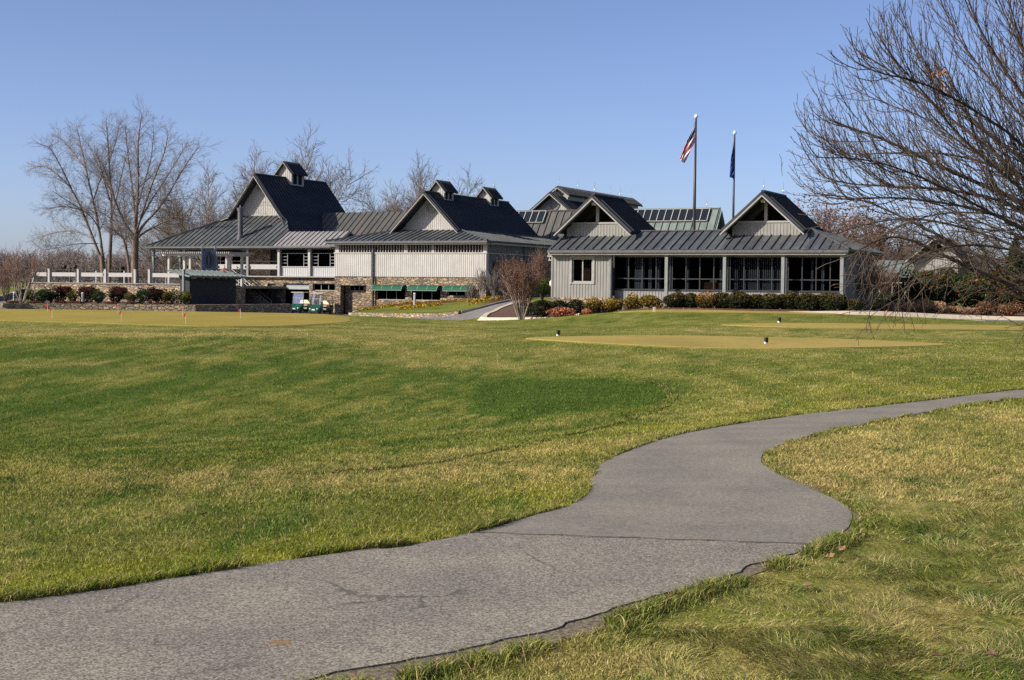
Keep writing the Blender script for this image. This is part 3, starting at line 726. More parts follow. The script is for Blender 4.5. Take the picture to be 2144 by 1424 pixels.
wall_holes(s_, -10.5, U1_+.06, 2.35, 4.26, [], -.07, .4, .19, .045)
s_.build('board_wall', M('pale_siding'), B)
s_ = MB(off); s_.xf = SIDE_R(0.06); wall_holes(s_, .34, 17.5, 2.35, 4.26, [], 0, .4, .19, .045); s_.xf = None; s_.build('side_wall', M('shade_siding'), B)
s_ = MB(off)
s_.box(U0_-.04, -10.6, -.30, .1, 4.262, 4.36); s_.box(-10.6, U1_+.14, -.13, .1, 4.262, 4.36); s_.box(.1, .14, .101, 17.5, 4.262, 4.34)
s_.box(U0_, U0_+.35, -.12, .2, 4.362, 5.18); s_.box(-.3, .02, 0, .3, 4.362, 5.18)
s_.build('belt_trim', M('trim_pale'), B)
s_ = MB(off); x = U0_+.42
while x < -.3: s_.box(x, x+.055, -.06, .10, 4.362, 5.17); x += .262
s_.box(-7.6, -7.3, -.061, .099, 4.362, 5.17); s_.box(-5.0, -4.75, -.061, .099, 4.362, 5.17)
s_.build('vent_screen', M('trim_grey'), B)
s_ = MB(off); s_.box(U0_+.36, -.31, .25, .35, 4.36, 5.2); s_.build('vent_backing', M('interior_dark'), B)
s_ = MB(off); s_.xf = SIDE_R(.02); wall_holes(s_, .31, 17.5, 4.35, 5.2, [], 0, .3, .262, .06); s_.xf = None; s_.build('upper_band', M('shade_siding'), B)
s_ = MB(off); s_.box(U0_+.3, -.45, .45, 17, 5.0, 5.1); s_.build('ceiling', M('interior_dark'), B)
for k, (a, c, z0) in enumerate(((-10.3, -7.48, .42), (-6.86, -4.16, .42), (-3.55, -1.18, .80))):
    window(B, off, 'window', a, c, z0, 1.615, .2, 3, M('trim_grey'), M('window_glass'), .06)
    aw = MB(off); n_ = 7; prof = [(-.02-.66*math.sin(PI/2*i/n_), 1.32+.37*math.cos(PI/2*i/n_)) for i in range(n_+1)]
    for (p, q) in zip(prof, prof[1:]):
        aw.prism([(a-.02, p[0], p[1]), (c+.02, p[0], p[1]), (c+.02, q[0], q[1]), (a-.02, q[0], q[1])], (0, .012, -.012))
    aw.box(a-.02, c+.02, -.692, -.68, 1.24, 1.32)
    for e in (a-.015, c+.0):
        aw.prism([(e, 0, 1.27)]+[(e, p[0]+.01, p[1]-.02) for p in prof]+[(e, -.67, 1.26)], (.012, 0, 0))
    ao = aw.build('awning', M('awning_green'), B)
    tr = MB(off)
    for i in range(4):
        x = a-.02+(c-a+.04)*i/3
        for (p, q) in zip(prof, prof[1:]): tr.bar((x, p[0]-.008, p[1]+.008), (x, q[0]-.008, q[1]+.008), .035, .012)
    tr.box(a-.03, c+.03, -.71, -.695, 1.22, 1.26); tr.build('awning_piping', M('awning_trim'), ao)
window(B, off, 'window', -13.3, -11.9, 1.12, 1.615, .72, 3, M('trim_grey'), M('window_glass'), .05)
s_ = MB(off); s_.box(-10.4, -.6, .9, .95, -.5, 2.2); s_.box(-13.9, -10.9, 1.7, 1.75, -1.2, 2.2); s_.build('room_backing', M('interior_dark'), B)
downspout(B, off, -10.50, -.20, -1.0, 5.1); downspout(B, off, .16, 6.8, .2, 5.1)
# skirt roof, steep roof
EU0, EU1, EV0, EV1, EZ = -14.85, .45, -.7, 20.6, 5.3
GU0, GU1, GV0, GV1, GZ = -10.0, -3.9, 2.95, 18.2, 6.31
s_ = MB(off)
roof_plane(s_, [(EU0, EV0, EZ), (EU1, EV0, EZ), (GU1, GV0, GZ), (GU0, GV0, GZ)], .14)
roof_plane(s_, [(EU1, EV0, EZ), (EU1, EV1, EZ), (GU1, GV1, GZ), (GU1, GV0, GZ)], .14)
roof_plane(s_, [(EU0, EV1, EZ), (EU0, EV0, EZ), (GU0, GV0, GZ), (GU0, GV1, GZ)], .14)
roof_plane(s_, [(EU1, EV1, EZ), (EU0, EV1, EZ), (GU0, GV1, GZ), (GU1, GV1, GZ)], .14)
for a, c in (((EU1, EV0, EZ), (GU1, GV0, GZ)), ((EU0, EV0, EZ), (GU0, GV0, GZ)), ((EU1, EV1, EZ), (GU1, GV1, GZ))):
    s_.bar(Vector(a)+Vector((0, 0, .05)), Vector(c)+Vector((0, 0, .05)), .16, .09)
s_.build('skirt_roof', M('roof_skirt'), B)
gutter(B, off, EU0, EU1, EV0, EZ)
s_ = MB(off); s_.box(EU0+.1, EU1-.1, EV0+.05, .0, EZ-.30, EZ-.16); s_.box(.05, EU1-.02, .001, EV1-.1, EZ-.30, EZ-.16); s_.build('soffit', M('trim_grey'), B)
UC, ZR = -6.95, 9.5
s_ = MB(off)
for sg in (-1, 1): roof_plane(s_, [(UC, 2.1, ZR), (UC, GV1-.2, ZR), (UC+sg*3.25, GV1-.2, 6.22), (UC+sg*3.25, 2.1, 6.22)], .16, .5)
s_.bar((UC, 2.1, ZR+.03), (UC, GV1-.2, ZR+.03), .2, .1); s_.build('gable_roof', M('roof_dark'), B)
s_ = MB(off); wall_poly(s_, [(UC-2.95, 6.2), (UC+2.95, 6.2), (UC, 9.28)], 3.25, .2, .2, .045); s_.build('gable_wall', M('gable_siding'), B); s_ = MB(off)
wall_poly(s_, [(UC-2.95, 6.2), (UC+2.95, 6.2), (UC, 9.28)], GV1-.7, .2); s_.build('rear_wall', M('gable_siding'), B)
s_ = MB(off); rakes(s_, [(UC-3.25, 6.22), (UC, ZR), (UC+3.25, 6.22)], 2.07); s_.box(UC-2.9, UC+2.9, 3.16, 3.24, 6.22, 6.42); s_.build('rake_board', M('trim_grey'), B)
s_ = MB(off); s_.lathe((UC+.05, 3.21, 8.15), [(.44, 0), (.44, -.05), (.36, -.07), (.36, -.03), (.01, -.03)], 20, 'y'); s_.build('round_vent', M('grey_siding'), B)
cupola(B, off, UC, 4.5, 6.2, 8.9, 9.95, 10.62, 1.15); cupola(B, off, UC, 13.2, 14.9, 8.9, 9.95, 10.62, 1.15)
for v in (2.4, 8.6, 10.8, 16.6): rod(B, off, UC, v, ZR)
B2 = B
# round emblem sign on its shaded side wall
sg_, so_ = MS.thing('wall_sign', 'dark square emblem sign with a pale swirl, hung on the shaded side wall', 'sign', .12, 1.6, 3.2)
s_ = MB((0, 0, 0)); s_.box(0, .06, -.55, .55, -.45, .45); s_.build('sign_board', M('dark_metal'), sg_, bevel=.015)
s_ = MB((0, 0, 0))
for i in range(16):
    a0, a1 = i*.33, (i+1)*.33; r0_, r1_ = .10+.018*i, .10+.018*(i+1)
    s_.bar((.075, r0_*math.cos(a0), r0_*math.sin(a0)), (.075, r1_*math.cos(a1), r1_*math.sin(a1)), .05, .02, up=(1, 0, 0))
s_.build('emblem', M('steel_thin'), sg_)
# ================= left clubhouse with the veranda
B, off = MS.thing('clubhouse', 'tall steep-roofed clubhouse with wide veranda roof, stovepipe and one ridge cupola', 'building', -24, 1)
s_ = MB(off)
wall_holes(s_, -24.3, -14.3, -1.3, 2.24, [(-22.0, -21.1, -1.3, 1.70), (-20.32, -17.62, -1.3, 1.72), (-17.25, -15.0, 1.12, 1.71)], 1.0, .4)
s_.build('stone_base', M('stone_wall'), B)
s_ = MB(off); s_.box(-20.32, -17.62, 1.22, 1.28, 1.22, 1.72); s_.box(-20.3, -17.64, 1.18, 1.22, 1.20, 1.27)
s_.build('garage_door', M('garage_door'), B)
s_ = MB(off)
for z in (.62, .84, 1.06, 1.3): s_.box(-21.95, -21.15, 1.2, 1.27, z, z+.1)
s_.box(-22.0, -21.1, 1.28, 1.33, -1.2, 1.7); s_.build('door', M('post_grey'), B)
s_ = MB(off); s_.box(-20.6, -17.4, 4.2, 4.3, -1.2, 2.0); s_.box(-20.6, -20.5, 1.42, 4.2, -1.2, 2.0); s_.box(-17.5, -17.4, 1.42, 4.2, -1.2, 2.0); s_.box(-20.6, -17.4, 1.42, 4.3, 2.0, 2.1); s_.box(-17.3, -14.9, 1.7, 1.8, .9, 1.9); s_.build('store_room', M('interior_dark'), B)
window(B, off, 'window', -17.25, -15.0, 1.12, 1.71, 1.2, 3, M('trim_grey'), M('window_glass'), .05)
# veranda floor, posts, panels, glazing
s_ = MB(off); s_.box(-34.9, -14.3, .62, 12.5, 2.245, 2.34); s_.build('veranda_floor', M('trim_grey'), B)
for u in (-34.5, -30.9, -27.4, -23.93, -20.62, -17.45, -14.75):
    for (v, z0) in ((.80, 2.342),) if u > -34 else ((.80, -.2),): 
        s_ = MB(off); s_.box(u-.11, u+.11, v-.11, v+.11, z0, 4.66); s_.box(u-.15, u+.15, v-.15, v+.15, 4.45, 4.55); s_.build('post', M('post_grey') if u < -22 else M('trim_pale'), B)
for v in (4.6, 8.4, 12):
    s_ = MB(off); s_.box(-34.61, -34.39, v-.11, v+.11, 2.342, 4.66); s_.box(-34.65, -34.35, v-.15, v+.15, 4.45, 4.55); s_.build('post', M('post_grey'), B)
s_ = MB(off); s_.box(-34.7, -14.5, .68, .9, 4.662, 4.86); s_.box(-34.62, -34.38, .91, 12.3, 4.662, 4.86); s_.build('eave_beam', M('post_grey'), B)
for a, c in ((-20.5, -17.57), (-17.33, -14.87)):
    s_ = MB(off); wall_holes(s_, a, c, 2.345, 3.12, [], .92, .12, .19, .04); s_.box(a, c, .86, 1.06, 3.122, 3.18); s_.build('panel_wall', M('porch_panel'), B)
    f = MB(off)
    for x in (a, a+.62, c-.62, c-.05): f.box(x, x+.05, .95, 1.0, 3.182, 4.28)
    f.box(a, c, .95, 1.0, 4.282, 4.33)
    for x0, x1 in ((a+.05, a+.62), (c-.57, c-.05)):
        for z in (3.45, 3.72, 4.0): f.box(x0, x1, .955, .99, z, z+.04)
    f.build('window_frame', M('steel_thin'), B)
    g = MB(off); g.box(a+.05, c-.05, 1.02, 1.03, 3.18, 4.6); g.build('pane', M('window_glass'), B)
for a, c in ((-23.8, -20.75), (-27.2, -24.1), (-30.7, -27.6), (-34.3, -31.1)):
    if a > -28:
        f = MB(off); f.box(a+.02, c-.02, .80, .85, 2.92, 3.34); f.build('rail_board', M('white_paint'), B)
    f = MB(off); f.box(a, c, .78, .83, 3.60, 3.64)
    for z in (2.5, 2.66, 2.8): f.box(a, c, .80, .82, z, z+.025)
    for x in (a, c-.1): f.box(x, x+.1, .70, .90, 3.02, 3.22)
    f.box((a+c)/2-.02, (a+c)/2+.02, .855, .89, 2.36, 3.6); f.build('railing', M('pole_bronze'), B)
s_ = MB(off)
s_.box(-30.6, -26.6, 5.2, 5.4, 2.34, 5.6); s_.box(-23.4, -14.6, 3.6, 3.7, 2.34, 5.2); s_.box(-30.6, -30.4, 5.41, 15.5, 2.34, 5.6); s_.box(-14.7, -14.5, 3.71, 12, 2.34, 5.2)
s_.build('room_wall', M('kiosk_wall'), B)
s_ = MB(off); s_.box(-26.5, -23.45, 3.4, 5.0, 2.34, 6.4); s_.build('chimney_wall', M('stone_wall'), B)
for a, c in ((-30.3, -29.2), (-29.0, -27.9), (-27.8, -26.75)): window(B, off, 'window', a, c, 2.5, 4.4, 5.16, 1, M('trim_pale'), M('window_glass'), .09)
for a in (-22.9, -21.7): window(B, off, 'window', a, a+1.0, 2.4, 4.4, 3.56, 1, M('dark_metal'), M('window_glass'), .08)
# roofs
LZ, LV, TZ = 4.95, .3, 7.85; GA0, GA1, GV = -28.95, -23.2, 5.5; LC, LR = -26.08, 11.62
V2 = 17.0
s_ = MB(off); P = [(-34.95, LV, LZ), (-20.9, LV, LZ), (-20.9, 2.62, 6.245), (-23.2, GV, TZ), (GA0, GV, TZ)]
roof_plane(s_, P, .14)
roof_plane(s_, [(-34.95, 18.8, LZ), (-34.95, LV, LZ), (GA0, GV, TZ), (GA0, 14, TZ)], .14)
s_.bar((-34.95, LV, LZ+.05), (GA0, GV, TZ+.05), .17, .1); s_.build('veranda_roof', M('roof_skirt'), B)
s_ = MB(off); roof_plane(s_, [(-20.9, LV, LZ), (-14.5, LV, LZ), (-14.5, 2.62, 6.245), (-20.9, 2.62, 6.245)], .14, .5)
roof_plane(s_, [(-20.9, 2.62, 6.245), (-14.5, 2.62, 6.245), (-14.5, 4.4, 5.4), (-20.9, 4.4, 5.4)], .14, .5); s_.build('porch_roof', M('roof_light'), B)
gutter(B, off, -34.9, -14.95, LV, LZ)
s_ = MB(off)
for sg in (-1, 1):
    roof_plane(s_, [(LC, 4.6, LR), (LC, 16.3, LR), (LC+sg*2.95, 16.3, TZ-.05), (LC+sg*2.95, 4.6, TZ-.05)], .16, .5)
roof_plane(s_, [(LC+2.95, 4.6, TZ-.05), (LC+2.95, 16.3, TZ-.05), (LC+5.4, 16.3, 5.5), (LC+5.4, 2.9, 5.5), (LC+4.75, 2.9, 6.12)], .14, .5)
s_.bar((LC, 4.6, LR+.03), (LC, 16.3, LR+.03), .2, .1); s_.build('gable_roof', M('roof_dark'), B)
s_ = MB(off); wall_poly(s_, [(LC-2.8, TZ-.1), (LC+2.8, TZ-.1), (LC, LR-.25)], 5.6, .2, .2, .045); s_.build('gable_wall', M('gable_siding'), B); s_ = MB(off); wall_poly(s_, [(LC-2.8, TZ-2), (LC+2.8, TZ-2), (LC+2.8, TZ-.1), (LC, LR-.25), (LC-2.8, TZ-.1)], 15.7, .2); s_.build('rear_wall', M('gable_siding'), B)
s_ = MB(off); rakes(s_, [(LC-2.95, TZ-.05), (LC, LR), (LC+2.95, TZ-.05)], 4.56); s_.box(LC-2.8, LC+2.8, 5.52, 5.59, TZ-.08, TZ+.1)
s_.bar((LC-2.95, 4.57, TZ-.2), (LC-5.2, 4.57, 6.9), .06, .2, up=(0, 1, 0)); s_.build('rake_board', M('trim_grey'), B)
s_ = MB(off); roof_plane(s_, [(LC-2.95, 4.6, TZ-.05), (LC-2.95, 7.5, TZ-.05), (LC-5.3, 7.5, 6.65), (LC-5.3, 4.6, 6.65)], .12); s_.build('eave_flare', M('roof_dark'), B)
s_ = MB(off); s_.lathe((LC, 5.55, LR-1.15), [(.36, 0), (.36, -.05), (.29, -.07), (.29, -.03), (.01, -.03)], 20, 'y'); s_.build('round_vent', M('grey_siding'), B)
cupola(B, off, LC, 9.4, 11.4, 10.9, 12.25, 13.15, 1.5, rods=False)
s_ = MB(off); cp = (-25.45, 1.7)
s_.lathe((cp[0], cp[1], 5.3), [(.34, 0), (.34, .55), (.30, .62), (.235, .66), (.235, 2.75), (.29, 2.77), (.29, 2.95), (.33, 2.97), (.33, 3.03), (.08, 3.12), (.03, 3.3)], 18); s_.build('stovepipe', M('pipe_metal'), B, smooth=False)
rod(B, off, LC+3.6, 12.5, 7.2)
B1 = B
# ================= low link roof between the two
B, off = MS.thing('link_building', 'low link building with brown standing-seam roof between the two tall gables', 'building', -15, 12)
s_ = MB(off); roof_plane(s_, [(-23.5, 8.6, 5.95), (-8, 8.6, 5.95), (-8, 12, 8.42), (-23.5, 12, 8.42)], .15, .62)
roof_plane(s_, [(-23.5, 12, 8.42), (-8, 12, 8.42), (-8, 15.4, 5.95), (-23.5, 15.4, 5.95)], .15, .62); s_.build('roof', M('roof_brown'), B)
s_ = MB(off); wall_holes(s_, -22.5, -10.5, -.5, 6.05, [], 9.2, .25, .3); wall_holes(s_, -22.5, -10.5, -.5, 6.05, [], 14.6, .25); s_.build('wall', M('grey_siding'), B)
# ================= pro shop
B, off = PS.thing('golf_shop', 'single-storey grey golf shop with glazed porch bays and two open front gables', 'building', 8.7, 0)
GP = .35
s_ = MB(off); wall_holes(s_, -.03, 3.78, .2, 1.045, [], -.06, .4); wall_holes(s_, 3.79, 17.3, .1, .98, [], .28, .4)
s_.xf = SIDE_R(17.3); wall_holes(s_, .7, 7, .1, .98, [], 0, .4); s_.xf = None
s_.build('stone_base', M('stone_wall'), B)
s_ = MB(off); wall_holes(s_, 0, 3.75, 1.05, 3.72, [(1.3, 2.62, 1.93, 3.36)], 0, .25, .125*1.5, .05)
s_.box(-.03, .06, -.04, .1, 1.05, 3.72); s_.box(0, .25, .251, 7, 1.05, 3.72); s_.box(3.5, 3.75, .251, .34, .98, 3.72)
s_.build('board_wall', M('grey_siding'), B)
s_ = MB(off); s_.xf = SIDE_R(17.25); wall_holes(s_, .7, 7, .985, 3.72, [], 0, .25, .1875); s_.xf = None
s_.build('side_wall', M('grey_siding'), B)
w = window(B, off, 'window', 1.3, 2.62, 1.93, 3.36, .06, 2, M('trim_grey'), M('window_glass'), .085, sill=True)
f = MB(off)
for a, c, d, e in ((1.17, 1.298, 1.84, 3.47), (2.622, 2.75, 1.84, 3.47), (1.298, 2.622, 3.362, 3.47)): f.box(a, c, -.06, .0, d, e)
f.build('casing', M('trim_grey'), B)
s_ = MB(off); s_.box(1.0, 2.9, .5, .55, 1.5, 3.7); s_.build('blind', M('interior_wood'), B)
cols = [3.74, 7.27, 10.70, 14.02, 17.25]
for i, u in enumerate(cols):
    z0 = .98 if i == 0 else .2
    s_ = MB(off)
    if i == 0: s_.box(u-.07, u+.11, -.12, .06, 1.05, 3.70)
    else: s_.box(u-.09, u+.09, -.31, -.13, z0, 3.66); s_.box(u-.12, u+.12, -.34, -.10, 3.45, 3.52)
    s_.build('column', M('post_grey'), B)
downspout(B, off, 3.86, -.18, .5, 3.6); downspout(B, off, 14.2, -.2, .5, 3.6)
s_ = MB(off)
wall_holes(s_, 3.86, 17.2, .985, 1.50, [], GP, .2, .1875, .045); s_.build('bay_base', M('grey_siding'), B)
s_ = MB(off); s_.box(3.86, 17.2, GP-.06, GP+.2, 1.502, 1.56); s_.build('sill', M('dark_metal'), B)
s_ = MB(off); s_.box(3.86, 17.2, GP, GP+.2, 3.45, 3.72); s_.box(0, 17.25, -.30, -.14, 3.662, 3.76); s_.build('header', M('post_grey'), B)
for i in range(4):
    a, c = cols[i]+.13, cols[i+1]-.0
    f = MB(off)
    for k in range(5):
        x = a+(c-a)*k/4; f.box(x-.03, x+.03, GP, GP+.08, 1.562, 3.45)
    for k in range(4):
        x0, x1 = a+(c-a)*k/4+.03, a+(c-a)*(k+1)/4-.03
        f.box(x0, x1, GP+.01, GP+.07, 2.16, 2.22); f.box(x0, x1, GP+.01, GP+.07, 1.562, 1.6); f.box(x0, x1, GP+.01, GP+.07, 3.41, 3.45)
    wf = f.build('window', M('dark_metal'), B)
    g = MB(off); g.box(a+.03, c-.03, GP+.035, GP+.043, 1.6, 3.42); g.build('pane', M('window_glass'), wf)
    cu = MB(off)
    def drape(x0, x1, z1=3.4):
        n_ = max(3, int((x1-x0)/.06))
        for q in range(n_):
            xa, xb = x0+(x1-x0)*q/n_, x0+(x1-x0)*(q+1)/n_; d0, d1 = (.0, .05) if q % 2 else (.05, .0)
            cu.prism([(xa, GP+.2+d0, 1.58), (xb, GP+.2+d1, 1.58), (xb, GP+.2+d1, z1), (xa, GP+.2+d0, z1)], (0, .01, 0))
    if i == 0:
        for q in ((.62, .85), (1.15, 1.75), (2.0, 2.2), (2.45, 2.75), (3.0, 3.32)): drape(a+q[0], a+q[1])
    if i == 1:
        for q in ((.7, .95), (2.75, 2.95), (3.02, 3.2)): drape(a+q[0], a+q[1])
    if i == 2:
        x = a+.1
        while x < c-.1: cu.box(x, x+.055, GP+.2, GP+.25, 1.58, 3.4); x += .115
    if i == 3:
        for q in ((.72, .80), (1.22, 1.34), (1.78, 1.95)): drape(a+q[0], a+q[1])
    cu.build('blind' if i == 2 else 'curtain', M('curtain'), B)
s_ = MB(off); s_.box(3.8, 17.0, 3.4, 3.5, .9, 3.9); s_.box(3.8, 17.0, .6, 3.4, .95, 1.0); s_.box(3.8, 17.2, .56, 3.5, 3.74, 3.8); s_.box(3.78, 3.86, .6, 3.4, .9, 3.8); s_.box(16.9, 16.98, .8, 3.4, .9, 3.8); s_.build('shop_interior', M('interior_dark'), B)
s_ = MB(off); s_.box(8.9, 10.2, 1.2, 1.9, 1.0, 2.02); s_.build('counter', M('interior_wood'), B, bevel=.02)
s_ = MB(off); s_.box(9.35, 9.75, 1.3, 1.7, 2.03, 2.13); s_.build('counter_tray', M('tag_white'), B)
# porch roof (a low gable along the front, hipped at its far end)
PE, PR_, PV0, PVR = 3.84, 5.0, -.5, 2.3
s_ = MB(off)
roof_plane(s_, [(-.08, PV0, PE), (17.7, PV0, PE), (15.0, PVR, PR_), (-.08, PVR, PR_)], .14, .53)
roof_plane(s_, [(17.7, PV0, PE), (17.7, 8.6, PE), (15.0, 6.0, PR_), (15.0, PVR, PR_)], .14, .53)
roof_plane(s_, [(-.08, PVR, PR_), (15.0, PVR, PR_), (15.0, 6.0, PR_-.02), (-.08, 6.0, PR_-.02)], .14, .53)
roof_plane(s_, [(-.08, 6, PR_-.02), (15.0, 6, PR_-.02), (17.7, 8.6, PE), (-.08, 8.6, PE)], .14, .53)
s_.bar((17.7, PV0, PE+.05), (15.0, PVR, PR_+.05), .16, .09); s_.bar((-.08, PVR, PR_+.03), (15, PVR, PR_+.03), .22, .06); s_.build('porch_roof', M('roof_porch'), B)
gutter(B, off, -.05, 17.65, PV0, PE)
s_ = MB(off); s_.box(-.05, 17.5, PV0+.03, -.002, PE-.30, PE-.17); s_.build('soffit', M('trim_grey'), B)
def front_gable(uc, hw, v, zb, zm, za, ov, depth, nm='gable'):
    """A front gable: wall below, open glazed triangle with a king post above."""
    sl_ = (za-4.95)/(hw+.45)
    zt = lambda d: za-.22-sl_*abs(d)
    hm = (za-.22-zm)/sl_
    s_ = MB(off); wall_poly(s_, [(uc-hw, zb), (uc+hw, zb), (uc+hw, min(zm, zt(hw))), (uc+hm if hm < hw else uc+hw, zm), (uc-hm if hm < hw else uc-hw, zm), (uc-hw, min(zm, zt(hw)))] if hm < hw else [(uc-hw, zb), (uc+hw, zb), (uc+hw, zm), (uc-hw, zm)], v, .18, .19, .045)
    s_.box(uc-hw, uc-hw+.18, v+.181, v+depth, zb-.3, zt(hw)); s_.box(uc+hw-.18, uc+hw, v+.181, v+depth, zb-.3, zt(hw))
    g_ = s_.build('gable_wall', M('grey_siding'), B)
    s_ = MB(off); s_.box(uc-.09, uc+.09, v-.06, v+.08, zm+.11, zt(0)-.02); s_.box(uc-min(hm, hw), uc+min(hm, hw), v-.05, v+.1, zm+.002, zm+.1)
    s_.build('king_post', M('trim_grey'), B)
    s_ = MB(off); s_.prism([(uc-hm+.15, v+1.4, zm-.1), (uc+hm-.15, v+1.4, zm-.1), (uc, v+1.4, za-.3)], (0, .1, 0)); s_.box(uc-hw+.2, uc+hw-.2, v+.2, v+1.4, zm-.06, zm+.0); s_.build('gable_recess', M('interior_dark'), B)
    s_ = MB(off)
    for sg in (-1, 1): roof_plane(s_, [(uc, v-ov, za), (uc, v+depth, za), (uc+sg*(hw+.45), v+depth, 4.95), (uc+sg*(hw+.45), v-ov, 4.95)], .14, .42)
    s_.bar((uc, v-ov, za+.03), (uc, v+depth, za+.03), .18, .09); s_.build('gable_roof', M('roof_dark'), B)
    s_ = MB(off); rakes(s_, [(uc-hw-.45, 4.95), (uc, za), (uc+hw+.45, 4.95)], v-ov-.035, .07, .30); s_.box(uc-.12, uc+.12, v-ov+.05, v+.2, za-.62, za-.44); s_.build('rake_board', M('trim_grey'), B)
    rod(B, off, uc, v-ov+.2, za, .7); rod(B, off, uc, v+depth-.4, za, .7)
front_gable(2.25, 2.0, 1.55, 4.6, 5.42, 7.12, .75, 3.9)
front_gable(12.5, 1.95, 1.55, 4.6, 5.40, 7.12, .75, 3.9)
s_ = MB(off); s_.box(-.45, -.05, .3, .5, 3.45, 3.52); s_.lathe((-.35, .4, 3.2), [(.03, 0), (.03, .3)], 6); s_.box(-.38, -.05, .3, .45, 3.22, 3.27); s_.build('eave_bracket', M('trim_pale'), B)
s_ = MB(off); s_.lathe((-.09, .1, 1.85), [(.05, -.16), (.09, -.1), (.1, .1), (.04, .18)], 10); s_.build('wall_lamp', M('tag_white'), B)
# ================= long hall behind the golf shop
B, off = PS.thing('main_hall', 'long low hall with weathered copper roof and strips of skylights behind the golf shop', 'building', -18, 46)
HV, HZ, HE, HR = 48.0, 8.95, 5.6, 2.6
U0h, U1h = -34.0, -5.1
for mname, a, c in (('roof_brown', U0h, -14.6), ('roof_green', -14.6, U1h)):
    s_ = MB(off); roof_plane(s_, [(a, HV-HR, HE), (c, HV-HR, HE), (c, HV, HZ), (a, HV, HZ)], .15, .72, (.07, .09))
    roof_plane(s_, [(a, HV, HZ), (c, HV, HZ), (c, HV+HR, HE), (a, HV+HR, HE)], .15, .72)
    s_.bar((a, HV, HZ+.03), (c, HV, HZ+.03), .3, .08); s_.build('roof', M(mname), B)
def skylight(a, c, n_):
    d = Vector((0, HR, HZ-HE)).normalized(); nn = Vector((0, -d.z, d.y)); L = 1.42; p0 = Vector((0, HV, HZ))-d*(L+.2)+nn*.03
    f = MB(off)
    for k in range(n_+1):
        x = a+(c-a)*k/n_; f.bar(Vector((x, 0, 0))+p0+nn*.1, Vector((x, 0, 0))+p0+d*L+nn*.1, .07, .2, up=nn)
    for t_ in (0, L):
        for k in range(n_):
            x0, x1 = a+(c-a)*k/n_+.03, a+(c-a)*(k+1)/n_-.03; f.bar(Vector((x0, 0, 0))+p0+d*t_+nn*.1, Vector((x1, 0, 0))+p0+d*t_+nn*.1, .06, .2, up=nn)
    w_ = f.build('skylight', M('trim_grey'), B)
    for k in range(n_):
        x0, x1 = a+(c-a)*k/n_+.03, a+(c-a)*(k+1)/n_-.03; g = MB(off)
        q = [Vector((x, 0, 0))+p0+d*t_+nn*.15 for x, t_ in ((x0, .03), (x1, .03), (x1, L-.03), (x0, L-.03))]; g.prism(q, nn*-.02); g.build('pane', M('skylight_glass'), w_)
m, t, b, o = node_mat('skylight_glass'); b.inputs['Base Color'].default_value = (.012, .016, .02, 1); b.inputs['Roughness'].default_value = .08
skylight(-26.6, -22.35, 6); skylight(-14.3, -6.0, 12)
s_ = MB(off); wall_holes(s_, U0h+.5, U1h-.6, 0, 5.6, [], HV-HR+.4, .2, .3); s_.build('wall', M('kiosk_wall'), B)
s_ = MB(off); s_.xf = SIDE_R(U1h-.55); wall_poly(s_, [(HV-HR+.61, 0), (HV+HR-.4, 0), (HV+HR-.4, 5.7), (HV, HZ-.3), (HV-HR+.61, 5.7)], 0, .2); s_.xf = None; s_.build('end_wall', M('kiosk_wall'), B)
s_ = MB(off); s_.xf = SIDE_R(U1h); rakes(s_, [(HV-HR, HE+.03), (HV, HZ+.03), (HV+HR, HE+.03)], -.03, .08, .24)
s_.bar((HV-1.9, .0, 6.1), (HV+1.1, .0, 7.3), .1, .16, up=(0, 1, 0)); s_.bar((HV+1.9, .12, 6.1), (HV-1.1, .12, 7.3), .1, .16, up=(0, 1, 0)); s_.xf = None; s_.build('gable_truss', M('copper_green'), B)
for u in (-12.6, -6.4, -26.5): rod(B, off, u, HV, HZ, .9)
# ================= gabled rear wing with a raised monitor roof
B, off = PS.thing('rear_wing', 'rear gabled wing with a raised monitor roof rising behind the hall', 'building', -23.5, 54)
rv = 51.0; RU = -23.5; RA = 10.97; RE = 8.0; hw = 3.67
s_ = MB(off)
for sg in (-1, 1): roof_plane(s_, [(RU, rv, RA), (RU, rv+20, RA), (RU+sg*hw, rv+20, RE), (RU+sg*hw, rv, RE)], .14, .5)
s_.build('gable_roof', M('roof_dark'), B)
s_ = MB(off); wall_poly(s_, [(RU-hw+.3, 0), (RU+hw-.3, 0), (RU+hw-.3, RE+.05), (RU, RA-.25), (RU-hw+.3, RE+.05)], rv+.9, .2, .2); s_.box(RU+hw-.5, RU+hw-.3, rv+1.11, rv+19.5, 0, RE); s_.build('gable_wall', M('gable_siding'), B)
s_ = MB(off); rakes(s_, [(RU-hw, RE), (RU, RA), (RU+hw, RE)], rv-.03, .07, .26); s_.build('rake_board', M('trim_grey'), B)
s_ = MB(off); s_.lathe((RU+.15, rv+.85, 9.75), [(.5, 0), (.5, -.05), (.4, -.07), (.4, -.03), (.01, -.03)], 18, 'y'); s_.build('round_vent', M('grey_siding'), B)
mv = rv+2.4; MA = 11.68; ME = 10.95; mw_ = .85
s_ = MB(off)
for sg in (-1, 1): roof_plane(s_, [(RU, mv-.5, MA), (RU, mv+20, MA), (RU+sg*(mw_+.42), mv+20, ME-.15), (RU+sg*(mw_+.42), mv-.5, ME-.15)], .12, .4)
s_.build('monitor_roof', M('roof_dark'), B)
s_ = MB(off); wall_poly(s_, [(RU-mw_, 9.8), (RU+mw_, 9.8), (RU+mw_, ME), (RU, MA-.2), (RU-mw_, ME)], mv, .15, .2)
s_.xf = SIDE_R(RU+mw_); wall_holes(s_, mv+.16, mv+19.5, 9.6, ME, [], 0, .15, .5, .09); s_.xf = None; s_.build('monitor_wall', M('gable_siding'), B)
